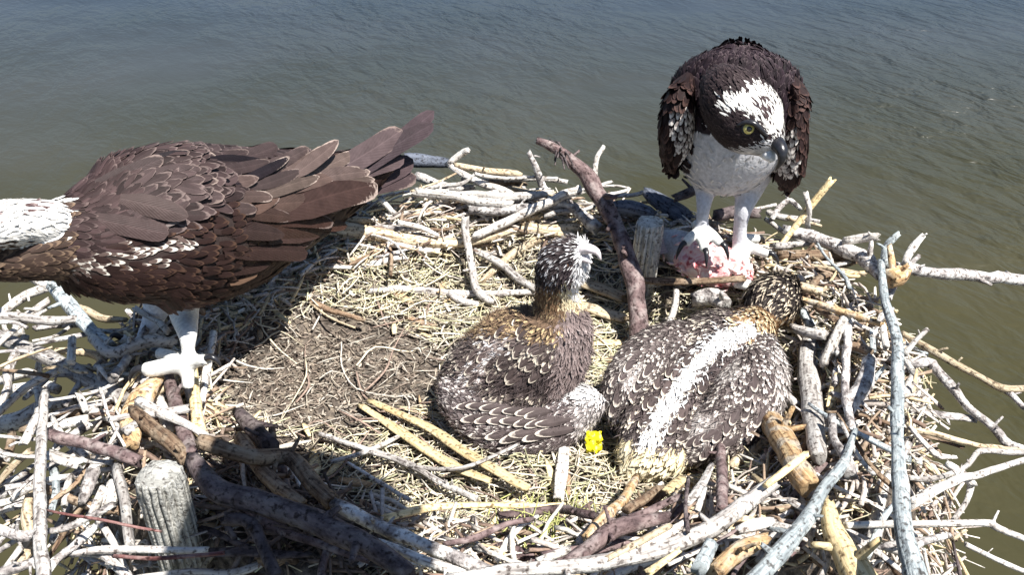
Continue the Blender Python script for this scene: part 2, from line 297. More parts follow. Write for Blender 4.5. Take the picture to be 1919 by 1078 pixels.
# ================================================================== TRACED STICKS
# (kind, material, [(px,py) or (px,py,z)], radii px, (offset over nest at start, end), flat, label)
ST = [
('stick','tan',[(628,430),(723,441),(787,453),(865,455),(932,441),(986,431),(1077,441)],[17,11,10,9,8],(.03,.03),1,'thick tan barkless stick from under the left osprey tail to the upright young bird'),
('stick','white',[(887,444),(977,402),(1038,375),(1089,354)],[8,9,9],(.045,.075),1,'straight white stick rising diagonally to the fork of the leaning branch'),
('stick','grey',[(872,405),(872,429),(878,466),(884,502),(893,541),(923,568)],[8,8,7,8,7],(.085,.02),1,'crooked grey upright stick standing across the thick tan stick'),
('stick','grey',[(887,469),(932,490),(968,517),(1005,541)],[6,8,7],(.03,.03),1,'short grey stick slanting down to the neck of the upright young bird'),
('stick','tan',[(1008,447),(950,484),(899,532)],[9,8,6],(.02,.01),1,'tan stick slanting beneath the short grey stick beside the young bird'),
('stick','grey',[(687,546),(751,541),(841,549),(887,552),(1002,547)],[6,7,8,7,6],(.012,.02),1,'long slim grey stick lying level across the back of the nest bowl'),
('stick','grey',[(840,549),(866,565),(899,571)],[6,8,6],(.022,.015),1,'short grey spur lying below the long slim grey stick'),
('stick','white',[(838,363),(902,366),(965,369),(1038,362)],[7,8,9,7],(.05,.05),1,'bleached stick lying level along the far edge of the rim'),
('branch','mottle',[(878,393),(932,395),(993,390),(1059,382),(1092,405),(1123,432)],[8,9,9,11,13],(.04,.06),1,'mottled grey branch bending down behind the leaning branch'),
('stick','white',[(841,308,.13),(890,339,.11),(944,358,.10),(987,384,.085)],[6,7,8,6],(0,0),1,'bleached stick slanting down from the forked tip behind the tail'),
('stick','tan',[(853,310,.13),(911,320,.125),(977,327,.12)],[6,7,7],(0,0),1,'pale sawn stick end pointing right over the water behind the rim'),
('stick','white',[(838,309,.13),(866,287,.15),(878,281,.16)],[6,7,5],(0,0),1,'stubby white twig tip sticking up behind the far rim'),
('stick','mottle',[(990,283,.17),(1005,314,.14),(1017,351,.10),(1035,371,.09)],[5,6,8,9],(0,0),1,'thin mottled twig standing up left of the leaning branch'),
('stick','grey',[(781,330,.10),(841,351,.09),(890,351,.09)],[9,8,6],(0,0),1,'knobbly grey stick on the far rim right of the tail'),
('stick','white',[(778,360),(841,366),(890,378),(962,383)],[9,9,10,8],(.05,.05),1,'pinkish white stick lying in front of the far rim'),
('stick','grey',[(678,367),(714,357),(751,351)],[4,5,5],(.06,.06),1,'thin grey twig poking out under the tail feathers'),
('stick','white',[(714,373),(740,402)],[5,5],(.07,.05),1,'stubby cream twig below the tail feathers'),
('stick','white',[(725,456),(781,467),(825,470)],[6,6,5],(.025,.025),1,'slim white stick tucked under the thick tan stick'),
('stick','tan',[(655,490),(690,482),(722,469)],[7,8,7],(.02,.02),1,'tan stick at the edge of the shade under the tail'),
('stick','white',[(681,502),(730,481),(758,478)],[6,7,6],(.02,.02),1,'white stick beside the shade under the tail'),
('stick','white',[(745,417),(787,426),(823,443)],[5,5,4],(.06,.05),1,'thin white twig above the thick tan stick'),
('stick','tan',[(977,417),(1023,429),(1085,426)],[5,9,8],(.03,.03),1,'tan stick behind the head of the upright young bird'),
('branch','shade',[(760,299,.11),(800,302,.10),(842,306,.09)],[14,13,9],(0,0),1,'short branch behind the tail, its shade painted black'),  # shade behind the tail painted as dark wood
('plank','tan',[(1082,527),(1125,541),(1168,558)],[15,17,15],(.03,.03),.45,'upper brown split board right of the upright young bird'),
('plank','tan',[(1085,572),(1130,586),(1172,598)],[13,15,13],(.02,.02),.45,'lower tan split board right of the upright young bird'),
('plank','straw',[(1098,641),(1168,643)],[10,9],(.012,.012),.4,'small yellow wood chip beside the foot of the leaning branch'),
('plank','brown',[(1198,525),(1251,528),(1320,527),(1395,522)],[9,10,9,9],(.07,.07),.6,'brown board lying under the torn fish'),
('stick','grey',[(1268,541),(1260,590),(1243,625)],[6,6,6],(.06,.03),1,'short grey stick hanging below the brown board'),
('driftwood','shade',[(1210,358,.12),(1243,382,.11),(1275,402,.10),(1306,424,.09)],[12,22,22,12],(0,0),.7,'slab of driftwood behind the osprey feet, its shade painted slate blue'),  # slate blue carries the shade the slab lies in
('log','shade',[(1132,394),(1176,390),(1222,402)],[12,16,14],(.05,.05),1,'added log painted dark as shade between the leaning branch and the small post'),  # added to darken the shaded rim behind the right osprey
('stick','dark',[(1338,404),(1376,398),(1424,400)],[10,13,9],(.05,.05),1,'added stick painted dark as shade behind the legs of the right osprey'),  # also added, its dark colour stands for shade
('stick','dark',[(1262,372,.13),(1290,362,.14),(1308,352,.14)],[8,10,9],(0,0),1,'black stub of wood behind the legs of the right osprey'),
('plank','straw',[(1560,336,.21),(1518,388,.165),(1475,445,.12),(1435,502,.09),(1395,563,.06)],[8,8,7,8,6],(0,0),.7,'long straight cream lath leaning up over the water at right'),
('branch','mottle',[(1470,432),(1525,445),(1563,458),(1593,473),(1621,485),(1651,520)],[11,13,13,14,15,9],(.045,.045),1,'thick white mottled branch bending along the far right rim'),
('branch','brown',[(1460,480),(1500,479),(1558,480),(1600,489)],[11,12,10,8],(.03,.03),1,'brown log with a cut end beneath the white mottled branch'),
('branch','mottle',[(1680,502),(1738,508),(1800,515),(1860,521),(1945,526)],[11,10,11,12,12],(.06,.0),1,'stout mottled branch pointing right over the water out of frame'),
('stick','blue',[(1661,500),(1660,465),(1672,448),(1685,437)],[9,8,7,5],(.07,.10),1,'pale forked twig standing beside the orange knot'),
('stick','white',[(1696,495),(1711,465),(1731,441)],[7,8,5],(.07,.10),1,'pointed white twig rising right of the orange knot'),
('log','orange',[(1664,524),(1682,517),(1694,510)],[19,20,15],(.075,.075),1,'broken orange knot of wood at the top of the tall right trunk'),
('branch','blue',[(1651,490),(1655,540),(1660,570),(1672,605),(1682,645),(1682,690),(1682,740),(1681,790),(1682,833),(1685,883),(1689,933),(1692,983),(1699,1021),(1722,1100)],[9,10,11,12,13,13,12,12,14,15,16,17],(.085,.13),1,'tall pale grey trunk standing along the right edge of the nest'),
('stick','grey',[(1695,665),(1715,640),(1737,618)],[6,5,5],(.075,.09),1,'slim fork twig rising from the tall right trunk'),
('branch','tan',[(1689,625),(1720,640),(1755,663),(1790,683),(1840,708),(1882,730),(1930,727)],[6,6,8,7,6,8,6],(.04,.0),1,'long straight tan branch reaching out right from the tall trunk'),
('stick','mottle',[(1885,732),(1898,742),(1919,765)],[7,6,5],(.0,.0),1,'lichen covered twig end at the right picture edge'),
('branch','mottle',[(1700,681),(1742,680),(1755,695),(1790,733),(1815,763),(1850,793),(1870,812),(1890,833),(1935,848)],[9,10,9,8,8,8,7],(.04,.0),1,'pale rough branch bending down to the right picture edge'),
('stick','white',[(1704,800),(1735,838),(1760,858),(1792,858)],[5,5,6,4],(.05,.03),1,'hooked white twig on the outer right side'),
('stick','tan',[(1700,806),(1765,818),(1802,828),(1840,838),(1870,841),(1935,848)],[6,6,5,6,5],(.04,.0),1,'level thin tan twig crossing the hooked white twig'),
('branch','grey',[(1702,896),(1740,898),(1790,886),(1810,873),(1835,848),(1870,846),(1935,851)],[5,5,5,6,6],(.05,.01),1,'S shaped grey twig reaching the right picture edge'),
('branch','white',[(1706,945),(1752,921),(1795,898),(1830,891),(1870,878),(1902,868),(1940,857)],[10,9,8,7,6,6],(.07,.02),1,'stout white branch forking up to the right picture edge'),
('stick','white',[(1772,868),(1802,888),(1824,910)],[7,9,8],(.04,.04),1,'knobbly crossing of white twigs over the water'),
('stick','grey',[(1820,906),(1811,941),(1787,975)],[7,5,5],(.03,.03),1,'dark curved twig hanging under the white crossing'),
('branch','white',[(1585,986),(1664,983),(1709,983),(1765,982),(1850,981),(1866,988),(1935,1018)],[6,7,7,7,8,5],(.06,.04),1,'straight pale stick level across the lower right, behind the trunk'),
('stick','mottle',[(1714,1029),(1740,1013),(1780,1004)],[6,7,6],(.09,.06),1,'lichen covered spur right of the trunk foot'),
('stick','white',[(1731,1030),(1736,1055),(1746,1095)],[4,4,4],(.08,.08),1,'thin white twig dropping beside the trunk foot'),
('stick','white',[(1810,1021),(1852,1041),(1935,1078)],[5,5,5],(.02,.0),1,'lone straight twig in the lower right corner'),
('twig','dark',[(1785,1016),(1792,1046),(1802,1090)],[3,3,4],(.02,.02),1,'dark thin twig hanging over the lower right water'),
('twig','tan',[(1810,993),(1785,1014)],[4,4],(.04,.03),1,'stubby tan twig under the straight pale stick'),
('branch','blue',[(1603,806),(1579,871),(1544,916),(1522,958),(1499,991),(1472,1026),(1439,1061),(1400,1105)],[6,11,13,15,16,17,18],(.06,.09),1,'blue grey branch slanting from the right rim to the bottom edge'),
('stick','white',[(1446,984),(1470,990),(1500,997)],[9,9,9],(.07,.08),1,'white stub joining the blue grey branch from the left'),
('log','straw',[(1550,945),(1562,1000),(1589,1046),(1620,1100)],[15,22,28,30],(.05,.06),1,'fat yellow log in the bottom right'),
('log','orange',[(1432,770),(1466,825),(1494,880),(1520,918)],[24,25,23,20],(.05,.05),1,'thick rotten orange log behind the white striped young bird'),
('stick','tan',[(1446,812),(1405,846),(1368,876)],[14,13,10],(.03,.02),1,'mossy tan stick under the wing of the white striped young bird'),
('plank','straw',[(1512,851),(1470,884),(1434,912)],[8,8,7],(.085,.085),.6,'clean yellow peg lying over the rotten orange log'),
('log','grey',[(1450,905),(1373,963),(1311,1003),(1210,1038),(1085,1061),(960,1070),(840,1090)],[16,17,16,15,14,13],(.07,.09),1,'long grey log sweeping along the bottom edge'),
('log','mottle',[(625,944),(680,972),(730,996),(806,1026),(871,1054),(940,1085)],[13,14,13,12,12],(.07,.08),1,'pale log leaving the shade towards the bottom edge'),
('log','dark',[(360,862),(408,920),(480,940),(577,973),(640,1000),(700,1030),(770,1080)],[18,24,23,23,21,18],(.09,.09),1,'biggest brown log lying in the shade at the front'),  # brown log coloured darker to deepen the hood shadow
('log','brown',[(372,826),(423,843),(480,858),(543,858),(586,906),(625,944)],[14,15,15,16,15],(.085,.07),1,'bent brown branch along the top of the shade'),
('log','dark',[(448,776),(475,805),(510,838)],[14,17,15],(.05,.06),1,'short bark covered log at the tip of the shade'),  # hood shadow also painted into this log
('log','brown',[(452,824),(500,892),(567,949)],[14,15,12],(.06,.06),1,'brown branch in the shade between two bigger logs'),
('stick','dark',[(423,973),(471,983),(495,1031),(522,1085)],[13,13,13,12],(.08,.09),1,'brown branch bending to the bottom edge in the shade'),  # darkened by colour for the hood shadow
('stick','white',[(708,1015),(781,1046),(875,1078)],[7,10,8],(.075,.085),1,'cream stick beneath the pale log at the bottom edge'),
('log','grey',[(-25,622,.06),(35,648,.07),(100,675,.08),(175,718,.095),(240,752,.10)],[15,14,15,15,13],(0,0),1,'smooth grey log running in from the left picture edge'),
('log','brown',[(250,770),(283,800),(327,836),(352,868)],[12,15,15,12],(.07,.06),1,'brown log piece behind the square post top'),
('driftwood','orange',[(297,708),(264,748),(246,792),(248,835)],[14,25,21,12],(.055,.06),.7,'rotten tan wood chunk below the foot of the left osprey'),
('stick','bark',[(315,703),(328,753),(343,805),(357,862)],[11,14,15,14],(.05,.06),1,'ridged purple brown stick below the foot of the left osprey'),
('stick','straw',[(360,685),(366,753),(372,808)],[10,11,12],(.045,.05),.8,'smooth cream stick upright right of the ridged stick'),
('stick','white',[(401,623),(388,700),(378,753)],[7,8,6],(.045,.045),1,'slim white stick standing beside the cream stick'),
('stick','white',[(298,748),(308,775),(318,800)],[10,12,11],(.03,.05),1,'short pale wood piece between chunk and ridged stick'),
('stick','bark',[(88,812),(150,830),(200,846),(262,866)],[11,12,12,11],(.08,.08),1,'red brown barky stick left of the square post'),
('stick','grey',[(85,735),(78,808),(75,871),(75,946),(75,1021),(80,1095)],[9,11,11,12,12],(.10,.14),1,'tall grey stick upright at the far left'),
('stick','grey',[(219,876),(233,933),(238,983),(244,1025)],[11,10,10,9],(.07,.07),1,'rough grey stick standing just left of the square post'),
('driftwood','mottle',[(176,880),(164,915),(152,945)],[14,14,7],(.06,.05),.7,'wedge of grey driftwood left of the square post'),
('twig','red',[(88,957),(175,973),(238,985),(303,997)],[2.5,3,3,2.5],(.12,.12),1,'thin straight red twig across the square post'),
('twig','red',[(212,1043),(300,1047),(420,1037)],[4,4,4],(.12,.12),1,'dark red twig level at the foot of the square post'),
('stick','grey',[(135,1041),(190,1033),(300,1032),(390,1031)],[6,8,7,6],(.10,.10),1,'grey stick level at the foot of the square post'),
('branch','mottle',[(-15,988),(38,1006),(70,1003)],[10,11,11],(.08,.08),1,'mottled stick entering low from the left picture edge'),
('branch','mottle',[(-12,1077),(38,1063),(70,1051)],[10,10,9],(.09,.09),1,'lowest mottled stick at the bottom left corner'),
('stick','white',[(40,1026),(8,1068)],[7,5],(.07,.07),1,'white twig slanting down at the bottom left corner'),
('stick','mottle',[(86,1072),(113,1043),(135,1028),(160,1003),(182,986)],[9,9,8,9,7],(.09,.07),1,'lumpy mottled stick rising right of the tall grey stick'),
('branch','grey',[(140,1038),(190,1041),(213,1058),(244,1090)],[6,9,9,9],(.09,.09),1,'bent grey branch at the bottom left'),
('stick','tan',[(-5,908),(25,873),(58,845)],[5,7,7],(.04,.06),1,'tan splintered stick at the left picture edge'),
('plank','white',[(88,850),(120,862),(152,871)],[13,14,12],(.06,.06),.4,'cream slab of wood right of the tall grey stick'),
('stick','white',[(22,938),(65,908)],[5,8],(.05,.07),1,'white broken stick left of the tall grey stick'),
('stick','blue',[(100,878),(106,921),(95,960)],[9,7,7],(.05,.05),1,'blue white stick just right of the tall grey stick'),
('stick','grey',[(120,950),(124,920),(131,892)],[7,7,6],(.04,.05),1,'upright grey twig between two white sticks at left'),
('stick','white',[(172,966),(183,940),(196,911)],[8,9,8],(.05,.07),1,'white stick leaning right of the driftwood wedge'),
('stick','white',[(204,948),(212,903)],[13,11],(.06,.06),.8,'wide pale wood piece left of the rough grey stick'),
('branch','white',[(-12,478,.10),(30,500,.10),(62,520,.10),(95,537,.10)],[9,10,10,9],(0,0),1,'bleached branch under the head of the left osprey'),
('branch','white',[(98,535,.10),(60,548,.09),(31,566,.08),(-10,594,.07)],[9,9,9,7],(0,0),1,'bleached fork dropping to the left picture edge'),
('branch','blue',[(95,535,.11),(120,560,.11),(150,596,.11),(178,626,.11),(210,650,.11)],[10,15,14,11,9],(0,0),1,'white limb under the left osprey, its shade painted blue'),  # white wood, the blue is painted shade
('branch','white',[(172,634),(192,654),(218,660),(252,648),(288,640),(328,644)],[9,11,11,12,12,9],(.05,.055),1,'bent bleached limb under the feet of the left osprey'),
('branch','white',[(92,563,.09),(60,588,.08),(38,602,.07),(36,630,.06)],[7,9,9,10],(0,0),1,'crooked white stub above the smooth grey log'),
('stick','white',[(135,635),(133,680)],[8,8],(.06,.06),1,'short upright cream stick behind the smooth grey log'),
('stick','white',[(-5,716,.04),(50,700,.05),(78,712,.05)],[8,10,8],(0,0),1,'pale stick below the smooth grey log at far left'),
('stick','white',[(12,736,.04),(75,723,.05),(108,731,.06)],[10,12,9],(0,0),1,'second pale stick beneath the smooth grey log'),
('log','white',[(-15,800,.05),(40,788,.06),(80,763,.07),(142,752,.08)],[17,18,15,11],(0,0),1,'thick bleached log at the left picture edge'),
('stick','white',[(146,738),(154,752),(161,773)],[6,7,6],(.07,.06),1,'stubby white stick under the smooth grey log end'),
('driftwood','grey',[(1517,628),(1512,678),(1519,728),(1524,780),(1534,858)],[13,19,21,20,14],(.03,.05),.8,'dark grey weathered driftwood right of the white striped young bird'),
('stick','white',[(1590,588),(1567,628),(1549,665),(1543,685)],[10,10,9,8],(.07,.04),1,'white stick leaning over the weathered driftwood'),
('stick','mottle',[(1590,583),(1588,653),(1584,715),(1587,765),(1600,812)],[8,8,8,8,7],(.06,.05),1,'thin mottled stick upright between driftwood and trunk'),
('stick','orange',[(1490,556),(1527,568),(1559,580),(1599,590),(1652,609)],[6,7,7,7,5],(.08,.07),1,'peach coloured stick pointing right toward the tall trunk'),
('log','mottle',[(1630,676),(1620,720),(1600,748),(1590,775)],[14,17,14,10],(.05,.04),1,'short mottled log left of the tall trunk'),
('plank','straw',[(1572,702),(1564,733),(1553,763)],[9,12,4],(.05,.04),.35,'yellow leaf shaped wood chip by the driftwood'),
('stick','brown',[(1592,647),(1612,652),(1632,661)],[8,9,8],(.05,.05),1,'short brown stick wedged left of the tall trunk'),
('stick','white',[(1654,613),(1661,652)],[7,7],(.05,.04),1,'stubby white stick touching the trunk on its left'),
('stick','blue',[(1634,618),(1636,662)],[5,6],(.05,.04),1,'thin bluish twig left of the trunk'),
('stick','grey',[(1480,613),(1514,624),(1549,629)],[9,10,9],(.06,.06),1,'grey stick end beside the head of the striped young bird'),
('stick','blue',[(1503,582),(1519,612)],[9,9],(.04,.04),1,'bluish stick in the gap right of the striped young bird head'),
('stick','grey',[(1463,728),(1494,762)],[7,9],(.05,.04),1,'small grey stick between young bird and driftwood'),
('stick','bark',[(935,967),(1000,960),(1051,954),(1101,966),(1158,980)],[7,8,9,8,6],(.045,.055),1,'dark red barked stick level in the front lining'),
('plank','straw',[(722,972),(770,960),(816,951),(893,947),(993,949),(1058,946)],[8,10,9,9,8,6],(.045,.05),.5,'long curved straw coloured strip at the front of the bowl'),
('plank','straw',[(673,758),(754,812),(839,868),(918,902)],[7,11,12,8],(.014,.03),.35,'left of two long yellow split slats in the bowl'),
('plank','straw',[(690,750),(800,800),(870,846),(990,918)],[7,11,12,10],(.020,.035),.35,'right of two long yellow split slats in the bowl'),
('branch','grey',[(598,814),(685,843),(770,873),(831,908),(895,937)],[5,6,7,6,6],(.02,.035),1,'slim grey forked twig below the yellow slats'),
('twig','grey',[(768,874),(831,879),(881,873),(972,833)],[4,4,4,3],(.03,.04),1,'thin curved twig crossing over the yellow slats'),
('twig','white',[(619,866),(689,846),(748,818)],[4,5,4],(.03,.02),1,'pale twig crossing the slim forked twig'),
('twig','white',[(652,868),(704,900),(770,939)],[3,4,4],(.03,.04),1,'bent thin twig beside the edge of the shade'),
('stick','bark',[(831,1020),(893,1008),(947,985),(1000,973)],[5,6,6,5],(.05,.05),1,'pinkish brown twig curving over the green straw'),
('plank','white',[(1058,833),(1053,883),(1047,935)],[10,13,10],(.02,.035),.4,'upright white bark strip below the yellow scrap'),
('stick','bark',[(1351,838),(1352,896),(1353,960)],[11,11,11],(.05,.06),1,'purple grey upright stick below the striped young bird'),
('stick','orange',[(1192,896),(1168,938),(1135,968),(1098,1010)],[9,11,11,9],(.05,.06),1,'orange brown stick slanting under the tail of the striped young bird'),
('stick','brown',[(1238,915),(1205,937),(1172,958)],[9,10,9],(.055,.06),1,'brown mottled stick beside the orange brown stick'),
('stick','bark',[(1275,932),(1223,956),(1172,975)],[7,8,7],(.07,.07),1,'slim red brown stick curving up at the front right'),
('log','bark',[(1252,969),(1160,990),(1110,1023),(1062,1060)],[12,16,16,13],(.065,.075),1,'peeling purple log near the bottom centre'),
('stick','white',[(1062,1032),(1005,1055)],[9,8],(.07,.075),1,'short pale stick above the bottom grey log'),
('plank','white',[(1285,981),(1240,1006),(1194,1033)],[9,10,7],(.085,.085),.4,'white split slat lying along the long grey log'),
('stick','tan',[(1257,986),(1200,1016),(1138,1048)],[6,7,6],(.09,.09),1,'tan stick lying beside the white split slat'),
('plank','grey',[(1335,869),(1311,916),(1286,945)],[5,11,8],(.06,.065),.4,'grey bark sliver pointing up right of the tail'),
('plank','white',[(1322,914),(1306,958)],[4,7],(.065,.065),.5,'narrow white splinter beside the purple grey stick'),
('twig','dark',[(1290,896),(1285,943),(1289,998)],[4,4,4],(.08,.09),1,'thin dark twig upright over the slats'),
('plank','straw',[(1282,894),(1266,908),(1248,922)],[8,13,8],(.065,.065),.35,'yellow leaf shaped chip below the tail of the striped young bird'),
('log','orange',[(1438,1009),(1386,1033),(1338,1076)],[13,17,17],(.08,.09),1,'orange barked log piece at the bottom right of centre'),
('log','blue',[(1333,1020),(1310,1068)],[14,15],(.085,.09),1,'pale bluish log end at the bottom centre right'),
('plank','straw',[(1275,1031),(1213,1075)],[6,9],(.09,.09),.5,'yellow sliver under the long grey log'),
('log','white',[(1446,978),(1415,984),(1382,995)],[10,13,8],(.08,.08),.8,'rounded white wood lump left of the blue grey branch'),
('stick','mottle',[(1303,560),(1335,556),(1362,572)],[15,16,14],(.05,.05),1,'black and white mottled stump in front of the torn fish'),
('stick','tan',[(1450,520),(1490,535),(1545,548)],[9,13,11],(.07,.07),.7,'tan splintered wood right of the cream lath'),
('stick','white',[(1510,360,.19),(1516,392,.165),(1514,430,.12)],[5,5,5],(0,0),1,'thin white twig standing beside the cream lath'),
('stick','mottle',[(1446,412,.12),(1462,388,.13),(1480,376,.14),(1500,392,.14)],[5,6,5,4],(0,0),1,'curled lichen twig right of the right osprey'),
('plank','straw',[(1568,508),(1598,515),(1625,510)],[6,12,5],(.04,.04),.4,'yellow curled chip beneath the white mottled branch'),
('stick','white',[(1580,452),(1620,446),(1645,444)],[8,9,8],(.06,.08),1,'white knobbly stub end on the far right rim'),
]
def pt(q, o): return atz(q[0], q[1], q[2]) if len(q) == 3 else G(q[0], q[1], o)
def stubs(mb, P, Rr, k, seed):
    rr = random.Random(seed)
    for j in range(k):
        u = rr.uniform(.1, .9); c = crom(P, 40)[int(u*40)]; T = (P[-1]-P[0]).normalized(); r = lerp_list(Rr, u)
        d = V((rr.uniform(-1, 1), rr.uniform(-1, 1), rr.uniform(-.1, 1))); d = (d - T*d.dot(T)).normalized() + T*rr.uniform(-.3, .7)
        l = r*rr.uniform(1.6, 3.4); q = r*rr.uniform(.22, .4)
        tube(mb, [c, c+d*l*.5+V((0, 0, .001)), c+d*l], [q*1.2, q, q*.7], 6, n=4, seed=seed+j)
for i, (kind, mat, pts, rad, oo, flat, label) in enumerate(ST):
    n = len(pts)-1
    P = [pt(q, oo[0]+(oo[1]-oo[0])*k/max(1, n)) for k, q in enumerate(pts)]
    k = mpp(P[len(P)//2]); Rr = [r*k*1.0 for r in rad]
    mb = MB(); tube(mb, P, Rr, 10 if max(rad) > 9 else 8, flat, seed=i+1, rough=.16 if mat in ('mottle', 'orange', 'bark') else .10, kink=.08 if flat < 1 or max(rad) > 13 else (.7 if max(rad) < 7 else .45))
    if flat == 1 and n > 1 and kind != 'twig' and mat != 'shade': stubs(mb, P, Rr, {'branch': 3, 'log': 2}.get(kind, 1), i*31+7)
    g_ = {'stick': 'sticks woven into the nest', 'branch': 'branches woven into the nest', 'log': 'logs lying in the nest', 'plank': 'split wood strips in the nest', 'twig': 'thin twigs laid across the nest', 'driftwood': 'driftwood chunks in the nest'}[kind]
    o = mb.obj({'log': 'log', 'plank': 'wood_slat'}.get(kind, kind), W[mat], org=P[0].copy())
    tag(o, label, {'plank': 'wood strip'}.get(kind, kind), g_)
# the leaning branch with its fork
P = [atz(x, y, z) for x, y, z in [(1006, 263, .235), (1035, 275, .228), (1062, 293, .215), (1089, 320, .2), (1114, 351, .18), (1135, 387, .16), (1156, 429, .14), (1174, 478, .115), (1186, 517, .095), (1193, 562, .07), (1198, 655, .02)]]
k = mpp(P[5]); mb = MB(); Rr = [7*k, 9*k, 11*k, 13*k, 17*k, 15*k, 15*k, 16*k, 17*k, 17*k, 17*k]
tube(mb, P, Rr, 12, seed=901, rough=.14); stubs(mb, P, Rr, 5, 77)
lean = mb.obj('branch', W['bark'], org=P[-1].copy())
tag(lean, 'long purple brown branch leaning up over the back rim with forked top', 'branch', 'branches woven into the nest')
mb = MB(); tube(mb, [P[4], atz(1117, 299, .21), atz(1132, 274, .225)], [6*k, 5*k, 4*k], 7, seed=902); mb.obj('fork_twig', W['white'], lean)
mb = MB(); rr = random.Random(4)
for j in range(14):
    c = atz(1052+rr.uniform(-10, 14), 285+rr.uniform(-8, 8), .22); e = atz(1058+rr.uniform(-30, 22), 292+rr.uniform(-34, 34), .22+rr.uniform(-.03, .03))
    tube(mb, [c, (c+e)/2+V((0, 0, .006)), e], [.0022, .0018, .001], 5, n=5, seed=j)
mb.obj('moss_tuft', W['dark'], lean)

# ================================================================== WEATHERED POSTS
def post(px, py, wpx, zb, top, label, dy, col):
    c = atz(px, py, top); r = wpx*mpp(c)/2; mb = MB(); n = 96; vs, fs, uv = [], [], []
    prof = [(.0, .88), (.003, .95), (.009, .99), (.018, 1.0)] + [(.03+.02*j, 1.0) for j in range(1, 12)]
    ti = V((0.03, -.05, 1)).normalized()
    for j, (dz, q) in enumerate(prof):
        for k in range(n):
            a = 2*math.pi*k/n; rid = noise.noise(V((math.cos(a)*9, math.sin(a)*9, 3)))
            rg = 1 - (.26*max(0, math.sin(a*17+1.2*rid))**1.5 + .05*abs(rid))*(1 if j > 2 else j*.35)
            sq = 1/ max(abs(math.cos(a+.2)), abs(math.sin(a+.2)))**.35
            rr_ = r*q*rg*sq*.92
            p = c + V((math.cos(a)*rr_, math.sin(a)*rr_, -dz-.0)) + V((.004*noise.noise(V((math.cos(a)*3, math.sin(a)*3, j*.9))),)*3)*(j < 4)*.4
            p += V((-ti.x, -ti.y, 0))*dz; vs.append(p); uv.append((a*r, dz+px))
    for j in range(len(prof)-1):
        for k in range(n):
            a, b_ = j*n+k, j*n+(k+1) % n; fs.append((a, a+n, b_+n, b_))
    vs.append(c+V((0, 0, .002))); uv.append((0, px))
    for k in range(n): fs.append((len(vs)-1, k, (k+1) % n))
    mb.add(vs, fs, uv); o = mb.obj('wooden_post', col, org=V((c.x, c.y, c.z-.25))); tag(o, label, 'post', 'weathered posts of the nest platform')
PW = wood('ribbed_post_wood', (.12, .11, .10), (.50, .49, .45), (.70, .69, .65), (.78, .77, .73), .6, grain=(300, 6), bump=.8)
post(296, 888, 90, 0, .185, 'grey ribbed post top half in shade at the lower left', 0, PW)
post(1219, 415, 58, 0, .15, 'small grey ribbed post top left of the torn fish', 0, PW)

# ================================================================== LOOSE STICKS (countable, nothing tells them apart)
ZONES = [  # count, px range, py range, mean direction, spread, z lift, colours, label
 (84, (-10, 400), (590, 1070), None, 3.1, (-.03, .06), ['white', 'white', 'grey', 'grey', 'mottle', 'mottle', 'tan', 'brown'], 'small loose stick jumbled among the pale sticks at the left side'),
 (34, (690, 1180), (345, 520), 0.0, .5, (.0, .04), ['white', 'grey', 'tan', 'mottle', 'brown'], 'small loose stick lying in the far rim behind the bowl'),
 (46, (1490, 1690), (520, 1070), 1.45, .7, (-.02, .05), ['white', 'grey', 'mottle', 'brown', 'blue'], 'small loose stick packed in the right rim beside the tall trunk'),
 (34, (1000, 1500), (880, 1075), .45, .5, (.0, .035), ['bark', 'tan', 'grey', 'brown', 'white'], 'small loose stick woven into the front right rim'),
 (14, (1180, 1560), (420, 540), -.15, .6, (.0, .035), ['white', 'tan', 'grey'], 'small loose stick in the rim around the torn fish'),
 (14, (420, 760), (850, 1070), -.6, .5, (.0, .03), ['dark', 'dark', 'brown', 'bark'], 'small loose stick lying in the shade at the front'),  # dark colours chosen to deepen the hood shadow here
 (14, (420, 720), (400, 600), -.3, .7, (.0, .03), ['grey', 'tan', 'brown'], 'small loose stick under the body of the left osprey'),
]
KEEP = [((235, 365), (850, 1030)), ((1120, 1480), (560, 900)), ((820, 1140), (440, 850)), ((1255, 1415), (440, 545))]
sd = 3000
for cnt, xr, yr, ang, spr, zl, cols, label in ZONES:
    done = 0
    while done < cnt:
        sd += 1; px, py = R.uniform(*xr), R.uniform(*yr)
        c = G(px, py, .01)
        if abs(rn(c.x, c.y)-1.0) > .36: continue
        a = (R.uniform(-math.pi, math.pi) if ang is None else R.gauss(ang, spr)); l = R.uniform(.05, .19)*R.choice([.7, 1, 1])
        d = V((math.cos(a), math.sin(a), R.uniform(-.22, .22))); lift = R.uniform(*zl)
        P = [c + d*l*u + V((R.uniform(-1, 1), R.uniform(-1, 1), R.uniform(-.6, .6)))*l*.06 + V((0, 0, lift)) for u in (-.5, -.17, .17, .5)]
        bad = False
        for q in P:
            x, y = proj(q)
            if any(a_[0] < x < a_[1] and b_[0] < y < b_[1] for a_, b_ in KEEP): bad = True
        if bad: continue
        r = R.choice([R.uniform(.002, .0045), R.uniform(.0028, .0075)]); mb = MB(); Rr = [r, r*R.uniform(.9, 1.1), r*R.uniform(.7, 1), r*R.uniform(.5, .9)]
        tube(mb, P, Rr, 7, R.choice([1, 1, 1, .55]), seed=sd, rough=.16); stubs(mb, P, Rr, R.choice([0, 0, 1]), sd)
        o = mb.obj('stick', W[R.choice(cols)], org=c.copy()); tag(o, label, 'stick', label.replace('small loose stick', 'loose sticks')); done += 1

